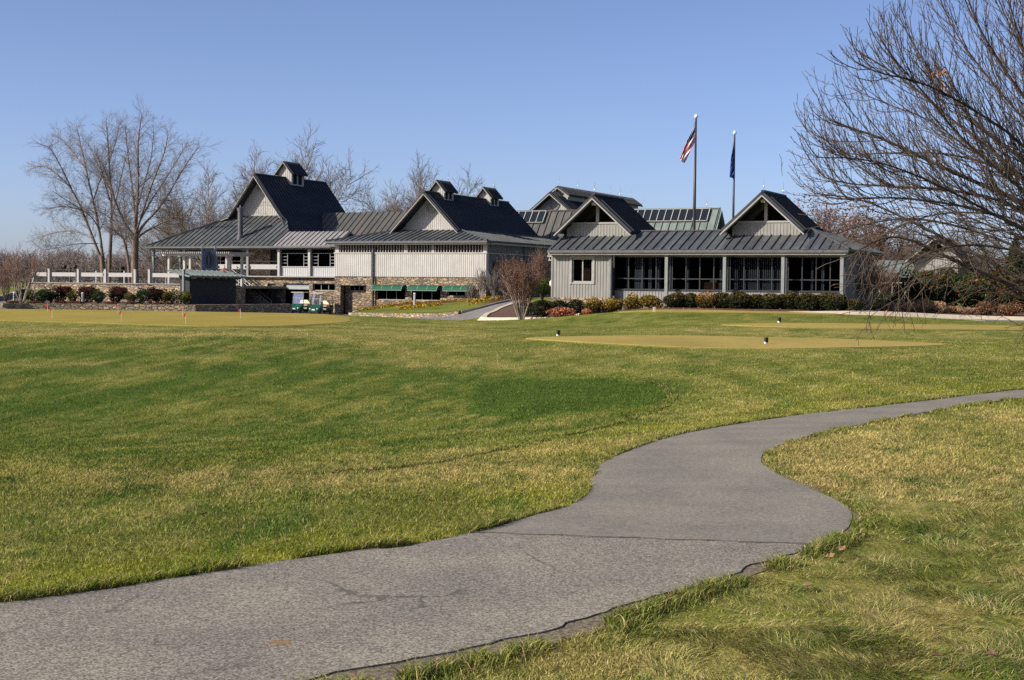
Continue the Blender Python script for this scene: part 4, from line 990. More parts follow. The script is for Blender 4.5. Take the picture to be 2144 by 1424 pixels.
s_ = MB(off); rakes(s_, [(RU-mw_-.42, ME-.15), (RU, MA), (RU+mw_+.42, ME-.15)], mv-.53, .07, .22); s_.build('rake_board', M('trim_grey'), B)
for v in (mv-.2, mv+4.5, mv+9, mv+13.3, mv+16.6, mv+19.6): rod(B, off, RU, v, MA, .9)
rod(B, off, RU, rv+1.3, RA, .9)
# ================= small gabled pavilion far right, behind the shrubs
HS = Site(at(1918, 600, 108))
B, off = HS.thing('cottage', 'small grey gabled cottage half hidden behind shrubs and bare twigs', 'building', 1.3, 0)
s_ = MB(off); wall_holes(s_, -.2, 3.0, 0, 4.3, [], 0, .2, .2, .05); wall_poly(s_, [(-.2, 4.3), (3.0, 4.3), (3.0, 4.55), (2.75, 4.6), (.05, 4.6), (-.2, 4.55)], 0, .2)
s_.xf = SIDE_R(3.0); wall_holes(s_, .2, 6, 0, 4.3, [], 0, .2, .2); s_.xf = None; s_.build('wall', M('grey_siding'), B)
s_ = MB(off)
for sg in (-1, 1): roof_plane(s_, [(1.4, -.7, 5.75), (1.4, 5, 5.75), (1.4+sg*2.2, 5, 3.95), (1.4+sg*2.2, -.7, 3.95)], .14, .45)
s_.build('roof', M('roof_dark'), B)
s_ = MB(off); rakes(s_, [(-.8, 3.95), (1.4, 5.75), (3.6, 3.95)], -.73, .07, .24); s_.box(1.32, 1.48, -.1, .1, 4.4, 5.3); s_.build('rake_board', M('trim_grey'), B)
s_ = MB(off); s_.prism([(.3, .9, 4.55), (2.5, .9, 4.55), (1.4, .9, 5.5)], (0, .1, 0)); s_.build('gable_recess', M('interior_dark'), B)
s_ = MB(off); roof_plane(s_, [(-3.6, -.4, 2.75), (-.25, -.4, 2.75), (-.25, 2.2, 4.0), (-3.6, 2.2, 4.0)], .12, .5); s_.build('lean_to_roof', M('roof_green'), B)
s_ = MB(off); wall_holes(s_, -3.2, -.22, 0, 2.7, [(-2.8, -.8, 1.0, 2.3)], .1, .2, .2); s_.box(-3.2, -3.0, .31, 3, 0, 2.9); s_.build('lean_to_wall', M('kiosk_wall'), B)
window(B, off, 'window', -2.8, -.8, 1.0, 2.3, .15, 2, M('trim_pale'), M('window_glass'), .08)
s_ = MB(off); s_.box(-3.0, -.3, .8, .9, .5, 2.6); s_.build('room_backing', M('interior_dark'), B)
# ================= terrace: stone wall, rail, kiosk, pergola, sign, stairs
TS = Site(at(392, 592, 112))
B, off = TS.thing('terrace_wall', 'stone retaining wall of the raised terrace, overgrown with dark red creeper', 'wall', -8, 0)
TZ0 = 1.5
s_ = MB(off); s_.box(-16.3, 0, 0, .45, -1, TZ0); s_.box(-16.3, -15.85, .451, 12, -1, TZ0); s_.box(-.45, 0, .451, 7.5, -1, TZ0); s_.build('stone_face', M('stone_pale'), B)
s_ = MB(off); s_.box(-16.38, .06, -.07, .5, TZ0+.002, TZ0+.09); s_.build('coping', M('kerb_grey'), B)
s_ = MB(off); s_.box(-15.8, -.5, .5, 14, TZ0-.25, TZ0-.05); s_.build('terrace_floor', M('kerb_grey'), B)
B, off = TS.thing('terrace_railing', 'white board and thin metal railing along the edge of the raised terrace', 'railing', -8, .25, TZ0)
def px_u(px): 
    d = ray(px, 578); t_ = ((TS.O-EYE).dot(TV))/d.dot(TV); return (EYE+d*t_-TS.O).dot(TU)
posts = [px_u(p) for p in (66, 99, 160, 217, 279, 309, 377)]+[-.08]
for u in posts:
    s_ = MB(off); s_.box(u-.10, u+.10, .15, .35, TZ0+.092, 2.66); s_.box(u-.12, u+.12, .13, .37, 2.662, 2.7); s_.build('post', M('white_paint'), B)
for i, (a, c) in enumerate(zip(posts, posts[1:])):
    if i not in (4, 6):
        s_ = MB(off); s_.box(a+.30, c-.30, .22, .27, 2.08, 2.40); s_.build('board', M('white_paint'), B)
    s_ = MB(off); s_.box(a+.1, c-.1, .23, .26, 2.60, 2.635)
    for z in (1.68, 1.82, 1.96): s_.box(a+.1, c-.1, .24, .26, z, z+.025)
    if i not in (4, 6):
        for x in (a+.1, c-.29): s_.box(x, x+.19, .2, .3, 2.16, 2.33)
    s_.build('rail', M('pole_bronze'), B)
for u in (px_u(75), px_u(110), px_u(127), px_u(170)):
    s_ = MB(off); s_.box(u-.06, u+.06, 5.1, 5.22, TZ0-.05, 2.6); s_.build('post', M('white_paint'), B)
# kiosk at the end of the terrace
KS = Site(at(397, 640, 106))
B, off = KS.thing('kiosk', 'dark grey kiosk with a low lean-to roof at the end of the terrace', 'kiosk', -.45, 2.8)
kz = at(397, 574, 106).z
s_ = MB(off); s_.box(-.9, 0, 0, 5.6, -1.0, kz-.1); s_.build('wall', M('kiosk_wall'), B)
s_ = MB(off); s_.add([], []); 
roof_plane(s_, [(-1.5, -.7, kz+.30), (.55, -.7, kz-.12), (.55, 6.3, kz-.12), (-1.5, 6.3, kz+.30)], .12, .6); s_.build('roof', M('roof_green'), B)
s_ = MB(off)
for v in np.arange(.1, 5.7, .9):
    s_ = MB(off); s_.box(.02, .5, v, v+.1, kz-.34, kz-.24); s_.build('rafter', M('post_grey'), B)
s_ = MB(off); s_.box(-.1, .05, -.75, -.55, -1, kz+.35); s_.build('post', M('post_grey'), B)
# pergola
PSi = Site(at(350, 590, 119))
B, off = PSi.thing('pergola', 'slatted white pergola over the terrace in front of the veranda', 'pergola', 2.6, 1)
pz = at(350, 533, 119).z
for u in (.2, 2.4, 4.9, 6.1):
    for v in (.0, 2.0):
        s_ = MB(off); s_.box(u-.09, u+.09, v-.09, v+.09, TZ0-.1, pz-.12); s_.build('post', M('trim_pale'), B)
s_ = MB(off)
for v in (-.0, 2.0): s_.box(-.5, 6.9, v-.05, v+.05, pz-.118, pz+.06)
s_.build('beam', M('white_paint'), B)
s_ = MB(off); x = -.4
while x < 6.9: s_.bar((x, -.7, pz+.13), (x, 2.7, pz+.13), .06, .13); x += .2
s_.build('slats', M('white_paint'), B)
# oval sign panel
sp_ = at(437, 545, 111)
B = thing('sign_panel', 'tall blue-grey panel with a dark oval emblem between two white-topped posts', 'sign', (sp_.x, sp_.y, 0), rad(18))
sz0, sz1 = at(437, 570, 111).z, at(437, 524, 111).z; szm = (sz0+sz1)/2+.1
s_ = MB(); s_.box(-.42, .42, -.05, .05, sz0-1.0, sz1); s_.build('board', M('sign_blue'), B)
for x in (-.5, .5):
    s_ = MB(); s_.box(x-.07, x+.07, -.07, .07, sz0-1.2, sz1+.12); s_.build('post', M('sign_blue'), B)
    s_ = MB(); s_.box(x-.08, x+.08, -.08, .08, sz1+.122, sz1+.34); s_.build('post_cap', M('white_paint'), B)
s_ = MB(); n_ = 24
s_.prism([(.34*math.cos(2*PI*i/n_), -.055, szm+.62*math.sin(2*PI*i/n_)) for i in range(n_)], (0, -.04, 0)); ov = s_.build('oval', M('dark_metal'), B)
s_ = MB()
for i in range(n_):
    a0, a1 = 2*PI*i/n_, 2*PI*(i+1)/n_
    s_.bar((.27*math.cos(a0), -.1, szm+.52*math.sin(a0)), (.27*math.cos(a1), -.1, szm+.52*math.sin(a1)), .03, .02, up=(0, 1, 0))
s_.bar((0, -.1, szm-.4), (0, -.1, szm+.4), .05, .02, up=(0, 1, 0)); s_.build('emblem', M('sign_blue'), ov)
# stairs
B, off = MS.thing('staircase', 'outdoor stairs with thin handrails descending along the shaded stone wall', 'stairs', -22.5, -.3)
s_ = MB(off); n_ = 16
for i in range(n_):
    u = -25.2+i*.30; z = 2.2-i*.19; s_.box(u, u+.3, -.55, .85, -1.2, z)
s_.build('steps', M('kerb_grey'), B)
for v in (-.5, .8):
    s_ = MB(off)
    for dz in (.35, .62, .95): s_.bar((-25.2, v, 2.25+dz), (-20.45, v, -.78+dz), .045)
    for k in range(5):
        u = -25.1+k*1.15; z = 2.2-(u+25.2)/.3*.19; s_.bar((u, v, z), (u, v, z+1.0), .05)
    s_.build('handrail', M('trim_pale') if v < 0 else M('pole_bronze'), B)
# closed red umbrella table-top canopy on the terrace
q = at(470, 568, 114)
B = thing('patio_umbrella', 'low red and white patio umbrella beside the veranda rail', 'umbrella', (q.x, q.y, 0))
s_ = MB(); s_.lathe((0, 0, 0), [(.03, .5), (.03, q.z+.5)], 8); s_.build('pole', M('steel_thin'), B)
s_ = MB(); s_.lathe((0, 0, q.z-.1), [(.62, 0), (.4, .13), (.16, .3), (.02, .4)], 8); s_.build('canopy', M('red_cloth'), B)
# garden wall and its bed
gw = [at(6, 650, 96.5), at(60, 650, 97.5), at(130, 650, 98), at(210, 650, 98.3), at(300, 651, 98.4), at(409, 651, 98.5)]
gp = [Vector((p.x, p.y, 0)) for p in gw]; e = gp[-1]
gp += [e+TV*4, e+TV*8, e+TV*11.5]
B = thing('garden_wall', 'low dry-stone garden wall along the back of the putting green', 'wall', gp[3])
s_ = MB(gp[3]); zt = at(210, 636.5, 98.3).z
for a, c in zip(gp, gp[1:]):
    d = (c-a).normalized(); nn = Vector((-d.y, d.x, 0))*.45
    s_.prism([a+Vector((0, 0, -1.1)), c+Vector((0, 0, -1.1)), c+nn+Vector((0, 0, -1.1)), a+nn+Vector((0, 0, -1.1))], (0, 0, zt+1.1))
a = gp[0]; s_.prism([a+Vector((-.45, .1, -1.1)), a+Vector((-.002, 0, -1.1)), a+Vector((0, 6, -1.1)), a+Vector((-.5, 6, -1.1))], (0, 0, zt+1.09))
s_.build('stone_face', M('stone_pale'), B)
s_ = MB(); qs = [p+Vector((0, .44, zt-.06)) for p in gp[:6]]+[gp[6]+Vector((-.45, 0, zt-.06)), gp[8]+Vector((-.45, 0, zt-.06)), TS.w(0, 0, zt-.06), TS.w(-16.3, 0, zt-.06), TS.w(-18, 3, zt-.06), gp[0]+Vector((0, 6, zt-.06))]
s_.prism(qs, (0, 0, -1.2)); o = s_.build('planting_bed', M('soil_bed')); tag(o, kind='structure')
BEDZ = zt-.06
# ------------------------------------------------------------------ drive, flower bank, island
dp = [at(*q) for q in DRV_UP]; dl = [at(*q) for q in DRV_LO]
vs = []; fs = []; n_ = len(dp)
for a, c in zip(dp, dl):
    for k in range(7):
        p = a.lerp(c, k/6); vs.append((p.x, p.y, max(p.z+.01, G(p.x, p.y)+.02)))
for i in range(n_-1):
    for k in range(6): fs.append((i*7+k, i*7+k+1, (i+1)*7+k+1, (i+1)*7+k))
o = mesh_obj('driveway', vs, [f[::-1] for f in fs], M('asphalt_drive')); tag(o, kind='structure')
# yard pavement in front of the garage
yp = [MS.w(-23, .9), MS.w(-10.6, -.3), Vector((dp[1].x, dp[1].y-3, 0)), Vector((-13.5, 97, 0)), Vector((-20, 100, 0)), Vector((-21, 112, 0))]
sheet('yard_pavement', [(p.x, p.y) for p in yp], M('asphalt_drive'), .012, 2.0)
# bank
bt = [at(736, 655.5, 113.4), at(800, 656, 109.9), at(860, 657.5, 107.4), at(925, 657, 104.9), at(965, 652, 103.9), at(1000, 644, 104.4), at(1040, 633.5, 105.9), at(1070, 627, 108.4)]
def onwall(px, py, v=-.04):
    d = ray(px, py); t_ = ((MS.w(0, v)-EYE).dot(TV))/d.dot(TV); return EYE+d*t_
bb = [onwall(768, 648), onwall(800, 640), onwall(850, 633), onwall(900, 631), onwall(950, 629), onwall(990, 627), onwall(1016, 624), MS.w(.25, 5.5, .75)]
vs = []; cols_ = []; fs = []; K = 14
for a, c in zip(bt, bb):
    for k in range(K+1):
        f = k/K; p = a.lerp(c, f); p.z += .12*math.sin(PI*f); vs.append(tuple(p))
for i in range(7):
    for k in range(K): fs.append((i*(K+1)+k, (i+1)*(K+1)+k, (i+1)*(K+1)+k+1, i*(K+1)+k+1))
o = mesh_obj('lawn_bank', vs, fs, M('turf'), smooth=True); set_col(o.data, np.array([[.14*q, .155*q, .034*q] if (k < 10 and i < 6) else [.10*q, .052*q, .03*q] for i in range(8) for k in range(K+1) for q in (.75+.5*_rs.rand(),)])); tag(o, kind='structure')
def bank(f, g):
    """A point of the flower bank: f along it (0 to 7), g from its foot to the wall (0 to 1)."""
    i = min(6, int(f)); r_ = f-i; a = bt[i].lerp(bt[i+1], r_); c = bb[i].lerp(bb[i+1], r_); p = a.lerp(c, g); p.z += .12*math.sin(PI*g); return p
B = thing('bank_wall', 'low stone edging wall below the flower bank beside the driveway', 'wall', bt[2])
s_ = MB(bt[2])
for a, c in zip(bt[:5], bt[1:5]):
    d = (c-a); d.z = 0; d.normalize(); nn = Vector((d.y, -d.x, 0))*.3
    a2, c2 = a-Vector((0, 0, .9)), c-Vector((0, 0, .9))
    s_.add([a2+nn, c2+nn, c2, a2, a+nn+Vector((0, 0, .03)), c+nn+Vector((0, 0, .03)), c+Vector((0, 0, .03)), a+Vector((0, 0, .03))], [(0,3,2,1),(4,5,6,7),(0,1,5,4),(1,2,6,5),(2,3,7,6),(3,0,4,7)])
s_.build('stone_face', M('stone_pale'), B)
s_ = MB()
for a, c in zip(bt[4:], bt[5:]):
    d = (c-a); d.z = 0; d.normalize(); nn = Vector((d.y, -d.x, 0))*.16
    a2, c2 = a-Vector((0, 0, .7)), c-Vector((0, 0, .7))
    s_.add([a2+nn, c2+nn, c2, a2, a+nn+Vector((0, 0, .04)), c+nn+Vector((0, 0, .04)), c+Vector((0, 0, .04)), a+Vector((0, 0, .04))], [(0,3,2,1),(4,5,6,7),(0,1,5,4),(1,2,6,5),(2,3,7,6),(3,0,4,7)])
tag(s_.build('kerb', M('kerb_grey')), kind='structure')
# yellow bedding flowers
rs = np.random.RandomState(11); fv = []; ff = []; fc = []
def flower(p, s):
    a = rs.rand()*6; c = [(.46, .30, .025), (.42, .23, .025), (.34, .15, .03), (.10, .12, .03)][rs.choice(4, p=[.48, .17, .1, .25])]
    b_ = len(fv); u = Vector((math.cos(a), math.sin(a), rs.uniform(-.4, .4)))*s; w_ = Vector((rs.uniform(-.4, .4), rs.uniform(-.6, 0), 1))*s*.8
    for x, y in ((-1, -1), (1, -1), (1, 1), (-1, 1)): fv.append(tuple(p+u*x+w_*y)); fc.append(c)
    ff.append((b_, b_+1, b_+2, b_+3))
for _ in range(1100):
    f = rs.rand()*6.6; g = .80+.12*rs.rand()-.05*(f > 4)*1; 
    if rs.rand() < .62: flower(bank(f, g+.05*rs.randn())+Vector((0, 0, .03+.10*rs.rand())), .036)
for _ in range(750):
    f = 1.55+1.7*rs.rand(); r_ = (f-1.55)/1.7; g = .22+.26*r_+.20*rs.rand()*(1-.4*r_); flower(bank(f, g)+Vector((0, 0, .05+.12*rs.rand())), .04)
for _ in range(260):
    f = .1+1.3*rs.rand(); flower(bank(f, .12+.3*f+.14*rs.rand())+Vector((0, 0, .05+.1*rs.rand())), .05)
for _ in range(260):
    f = 4.6+1.7*rs.rand(); flower(bank(f, .25+.35*rs.rand())+Vector((0, 0, .05+.1*rs.rand())), .05)
o = mesh_obj('flowers', fv, ff, M('leaf')); set_col(o.data, np.array(fc)); tag(o, kind='stuff')
# island bed with its pale kerb
ip = [at(*q) for q in [(1074,640.5,101),(1046,651.5,94.2)]+ISL]
def kerb_run(pts, mat, w=.22, h=.16, dz=.0, batter=.0, ramp_=0):
    s_ = MB(); pp = [Vector(p) for p in pts]; hs = [min(1, .05+(p-pp[0]).length/ramp_) if ramp_ else 1 for p in pp]
    L_, R_ = [], []
    for i, p in enumerate(pp):
        d = (pp[min(i+1, len(pp)-1)]-pp[max(i-1, 0)]); d.z = 0; d.normalize(); nn = Vector((-d.y, d.x, 0))*w/2; z = G(p.x, p.y)+dz
        L_.append(Vector((p.x, p.y, z))+nn); R_.append(Vector((p.x, p.y, z))-nn)
    s_.loft([[a-Vector((0, 0, .5)), b_+(b_-a).normalized()*batter-Vector((0, 0, .12)), b_+Vector((0, 0, h*q)), a+Vector((0, 0, h*q))] for a, b_, q in zip(L_, R_, hs)])
    return s_.build('kerb', mat)
ipc = [Vector((q[0], q[1], 0)) for q in chaikin([(p.x, p.y) for p in ip])]
tag(kerb_run(ipc, M('kerb_concrete'), .3, .17, .06, .3), kind='structure')
mul = [(p.x, p.y) for p in ipc]+[tuple(PS.w(4.5, -1.2))[:2], tuple(PS.w(3.7, .2))[:2], tuple(PS.w(-.1, .2))[:2], tuple(PS.w(-.1, 9))[:2]]
sheet('mulch_bed', mul, M('soil_bed'), .15, .5)
# kerb and road at the right
kr = [at(*q) for q in ((1650,655,75.6),(1690,653.7,75.2),(1790,652.5,75),(1900,652.8,75.6),(1990,655.5,76.2),(2060,660,76.4),(2144,667,76.4),(2300,678,76.2))]
for p in kr: p.z = 0
kc = [Vector((q[0], q[1], 0)) for q in chaikin([(p.x, p.y) for p in kr])]
tag(kerb_run(kc, M('kerb_concrete'), .5, .19, .02, .4, 4.5), kind='structure')
rr = [(p.x, p.y) for p in kc if p.x > 23]
sheet('road', [(a, b_-.25) for a, b_ in rr]+[(a, b_-2.2) for a, b_ in rr[::-1][:-2]], M('asphalt_drive'), .03, .8)
mb_ = [(p.x, p.y+.2) for p in kc if p.x > 17.6]+[(36, 92), (22, 92), tuple(PS.w(17.6, .5))[:2]]
sheet('mulch_bed', mb_, M('soil_bed'), .05, .9)
hb = [tuple(PS.w(5, -2.6))[:2], tuple(PS.w(16, -2.0))[:2], tuple(PS.w(17, .2))[:2], tuple(PS.w(4, .2))[:2]]
sheet('mulch_bed', hb, M('soil_bed'), .09, .6)
# road at the far left, with its kerb and the lawn beyond
lr = [at(*q) for q in ((-140,668,88),(10,652,93),(40,630,112),(58,615,135),(30,613,140),(0,621,122),(-60,632,108),(-200,640,100))]
sheet('road', [(p.x, p.y) for p in lr], M('asphalt_drive'), .06, 2.5)
lk = [at(*q) for q in ((-60,632,108),(0,620,122),(30,613,138),(52,609,150))]
tag(kerb_run([Vector((p.x, p.y, 0)) for p in lk], M('kerb_grey'), .3, .35, .06), kind='structure')
# ------------------------------------------------------------------ bare trees
class Rng(random.Random):
    def vec(s): return Vector((s.gauss(0, 1), s.gauss(0, 1), s.gauss(0, 1)))
def tubes(name, lines, mat, parent, sides=3, off=(0, 0, 0)):
    V, F = [], []; off = Vector(off)
    for pts, rads in lines:
        n = len(pts); b0 = len(V)
        d0 = (pts[-1]-pts[0]).normalized(); ref = Vector((0, 0, 1)) if abs(d0.z) < .8 else Vector((1, 0, 0))
        for i in range(n):
            d = pts[min(i+1, n-1)]-pts[max(i-1, 0)]
            x = d.cross(ref); 
            if x.length < 1e-7: x = Vector((1, 0, 0))
            x.normalize(); y = d.cross(x); y.normalize(); p = pts[i]-off; r = rads[i]
            for k in range(sides):
                a = 2*PI*k/sides; V.append(p+x*(r*math.cos(a))+y*(r*math.sin(a)))
        for i in range(n-1):
            for k in range(sides):
                k2 = (k+1) % sides; F.append((b0+i*sides+k, b0+i*sides+k2, b0+(i+1)*sides+k2, b0+(i+1)*sides+k))
        F.append(tuple(b0+(n-1)*sides+k for k in range(sides)))
    return mesh_obj(name, V, F, mat, parent, True)
def branch(rng, p, d, L, r0, r1, n, wob, trop):
    pts = [p]; rads = [r0]
    for i in range(n):
        d = (d+rng.vec()*wob+trop).normalized(); p = p+d*(L/n); pts.append(p); rads.append(r0+(r1-r0)*(i+1)/n)
    return pts, rads
def sprout(rng, parents, spacing, start, ang, length, taper, nseg, wob, trop, rr, rmin, cap=None, tip=.35):
    """Side branches along each parent line."""
    out = []
    for pts, rads in parents:
        seg = [(pts[i+1]-pts[i]).length for i in range(len(pts)-1)]; L = sum(seg)
        s = L*start+rng.random()*spacing; az = rng.random()*6.28
        while s < L:
            q = s; i = 0
            while i < len(seg)-1 and q > seg[i]: q -= seg[i]; i += 1
            f = min(1, q/max(seg[i], 1e-6)); p = pts[i].lerp(pts[i+1], f); d = (pts[i+1]-pts[i]).normalized(); r = rads[i]+(rads[i+1]-rads[i])*f
            az += 2.4+rng.uniform(-.6, .6); a = rng.uniform(*ang)
            x = d.cross(Vector((.31, .17, .93))).normalized(); y = d.cross(x)
            nd = d*math.cos(a)+(x*math.cos(az)+y*math.sin(az))*math.sin(a)
            ln = rng.uniform(*length)*(1-taper*s/L); rb = max(rmin, min(r*rr, ln*.022))
            out.append(branch(rng, p, nd, ln, rb, max(rmin*tip*2, rb*tip), nseg, wob, trop)); s += spacing*rng.uniform(.6, 1.4)
    if cap and len(out) > cap: rng.shuffle(out); out = out[:cap]
    return out
UPV = Vector((0, 0, 1))
def crown_tree(seed, H, spread, fork, nl, tr, mats, name, label, cat, group=None, loc=(0, 0, 0), lean=0.0, twig=.006, dens=1.0, upright=.6):
    """A bare broad-leaved tree: trunk (with its limbs) and crown (branches and twigs)."""
    rng = Rng(seed); t = thing(name, label, cat, loc, 0, group)
    tp, trd = branch(rng, Vector((0, 0, -.3)), Vector((lean, 0, 1)).normalized(), fork+.3, tr, tr*.8, 5, .04, UPV*.05)
    limbs = [(tp, trd)]; top = tp[-1]
    for k in range(nl):
        az = 2*PI*k/nl+rng.uniform(-.3, .3); el = rng.uniform(.35, .95)*(1-upright*.35) if k else .06
        d = Vector((math.sin(el)*math.cos(az)*spread, math.sin(el)*math.sin(az)*spread, math.cos(el)))
        st = tp[-1] if k < 3 else tp[-2].lerp(tp[-1], rng.random())
        limbs.append(branch(rng, st, d.normalized(), (H-fork)*rng.uniform(.7, .92)*(1 if k else 1.0), tr*.55, tr*.07, 9, .10, UPV*.07*upright*2))
    L1 = sprout(rng, limbs[1:], (H-fork)*.044/dens, .12, (.45, .9), ((H-fork)*.28, (H-fork)*.5), .62, 6, .11, UPV*.10*upright, .5, twig*2.6)
    L2 = sprout(rng, limbs[1:]+L1, (H-fork)*.026/dens, .2, (.4, .9), ((H-fork)*.09, (H-fork)*.18), .4, 4, .14, UPV*.10*upright, .5, twig*1.5)
    L3 = sprout(rng, L2, (H-fork)*.020/dens, .15, (.4, .9), ((H-fork)*.035, (H-fork)*.075), .3, 3, .16, UPV*.12*upright, .5, twig)
    tubes('trunk', limbs, mats[0], t, 7); tubes('crown', L1+L2+L3, mats[1], t, 3)
    return t
def P3(px, py, Y): return at(px, py, Y)
def limb(pts, Y, r0, r1, jit=0.0, rng=None):
    w = [at(q[0], q[1], Y+(q[2] if len(q) > 2 else 0)) for q in pts]
    ww = chaikin([tuple(p) for p in w], 2); n = len(ww)
    return [Vector(p) for p in ww], [r0+(r1-r0)*(i/(n-1))**.8 for i in range(n)]
# the two big river birches behind the terrace
Yb = 133
rng = Rng(21)
lim = [limb([(283,600),(282,565),(283,520),(284,495)], Yb, .36, .30),
       limb([(284,500),(286,440),(290,370),(288,300),(297,238)], Yb, .20, .03), limb([(284,497),(300,470),(330,440),(360,395),(385,350,3),(418,305,4)], Yb, .17, .025),
       limb([(284,500),(312,480),(350,462),(400,440,-3),(415,420,-4)], Yb, .13, .02), limb([(283,498),(262,470),(240,420,-2),(228,370,-3),(200,320,-4)], Yb, .15, .025),
       limb([(283,500),(262,482),(236,460,3),(205,440,4)], Yb, .10, .02), limb([(284,490),(300,440,-2),(320,380,-3),(345,320,-4),(352,280,-5)], Yb, .13, .02), limb([(285,470),(278,400,3),(268,330,5),(262,262,6)], Yb, .12, .02),
       limb([(286,440),(300,390,4),(318,330,6),(322,268,7)], Yb, .10, .02), limb([(284,480),(310,430,3),(350,370,5),(392,300,6)], Yb, .11, .02)]
def finish_tree(rng, lim, name, label, cat, base, mats, H, tw, trop, group=None, l1=.08, cap3=26000, st=.18, ntr=1):
    t = thing(name, label, cat, base, 0, group)
    L1 = sprout(rng, lim[ntr:], H*l1*.48, st, (.35, .85), (H*.14, H*.32), .6, 6, .09, trop*.8, .36, tw*1.7)
    L2 = sprout(rng, lim[ntr:]+L1, H*.024, .15, (.4, .95), (H*.06, H*.14), .4, 4, .12, trop, .42, tw*1.05)
    L3 = sprout(rng, L2, H*.0125, .1, (.4, .95), (H*.03, H*.07), .3, 3, .14, trop, .5, tw*.8, cap3)
    tubes('trunk', lim, mats[0], t, 8, base); tubes('crown', L1+L2+L3, mats[1], t, 3, base)
    return t
b0 = at(283, 600, Yb); b0.z = G(b0.x, b0.y)
finish_tree(rng, lim, 'birch_tree', 'tall bare birch with one straight thick trunk behind the terrace railing', 'tree', b0, (M('bark_birch'), M('twig_birch')), 13, .0085, UPV*.03, 'bare birches behind the terrace')
rng = Rng(33)
lim = [limb([(217,600),(215,560),(213,535)], Yb+2, .26, .22), limb([(213,545),(195,500),(172,440),(150,395),(128,372),(95,345,2),(68,352,3)], Yb+2, .17, .02), limb([(216,545),(208,480),(195,420),(180,355),(168,300,2),(160,262,3)], Yb+2, .16, .02),
       limb([(150,395),(118,330,-2),(102,305,-3)], Yb+2, .08, .015), limb([(172,440),(130,430,-3),(95,440,-4)], Yb+2, .07, .015), limb([(195,500),(150,480,2),(100,490,4),(80,500,5)], Yb+2, .07, .015), limb([(195,420),(215,360,3),(228,330,4)], Yb+2, .08, .015),
       limb([(208,480),(190,450,-3),(140,420,-5),(110,400,-6)], Yb+2, .07, .015), limb([(180,355),(140,300,3),(118,285,4)], Yb+2, .07, .015), limb([(205,510),(160,510,-2),(115,520,-4),(85,525,-5)], Yb+2, .05, .012)]
b0 = at(217, 600, Yb+2); b0.z = G(b0.x, b0.y)
finish_tree(rng, lim, 'birch_tree', 'bare birch whose forked trunk leans outward above the terrace shrubs', 'tree', b0, (M('bark_birch'), M('twig_birch')), 12, .0085, -UPV*.015, 'bare birches behind the terrace', .07)
rng = Rng(35)
lim = [limb([(229,600),(229,560),(231,520),(233,470)], Yb+5, .20, .17), limb([(233,470),(234,420),(230,360),(226,300),(222,248)], Yb+5, .15, .02), limb([(233,460),(250,390,2),(262,330,3),(280,290,4)], Yb+5, .10, .015), limb([(234,430),(215,370,-2),(205,320,-3)], Yb+5, .09, .015), limb([(232,490),(250,480,-2),(265,455,-3),(285,420,-4)], Yb+5, .07, .012),
       limb([(228,340),(245,290,-2),(250,255,-3)], Yb+5, .07, .012), limb([(232,400),(205,345,3),(185,300,4)], Yb+5, .08, .012)]
b0 = at(229, 600, Yb+5); b0.z = G(b0.x, b0.y)
finish_tree(rng, lim, 'birch_tree', 'slim upright bare birch close beside the forked leaning one', 'tree', b0, (M('bark_birch'), M('twig_birch')), 12, .0085, UPV*.02, 'bare birches behind the terrace')
rng = Rng(36)
lim = [limb([(272,600),(270,560),(266,530),(258,500)], Yb-3, .15, .12), limb([(262,515),(250,480),(242,455),(236,430)], Yb-3, .10, .015), limb([(266,530),(262,470,2),(260,420,3),(256,380,3)], Yb-3, .08, .012), limb([(258,500),(235,480,-2),(215,470,-3)], Yb-3, .06, .012)]
b0 = at(272, 600, Yb-3); b0.z = G(b0.x, b0.y)
finish_tree(rng, lim, 'birch_tree', 'thin crooked bare birch just beside the straight thick trunk', 'tree', b0, (M('bark_birch'), M('twig_birch')), 7, .008, UPV*.02, 'bare birches behind the terrace')
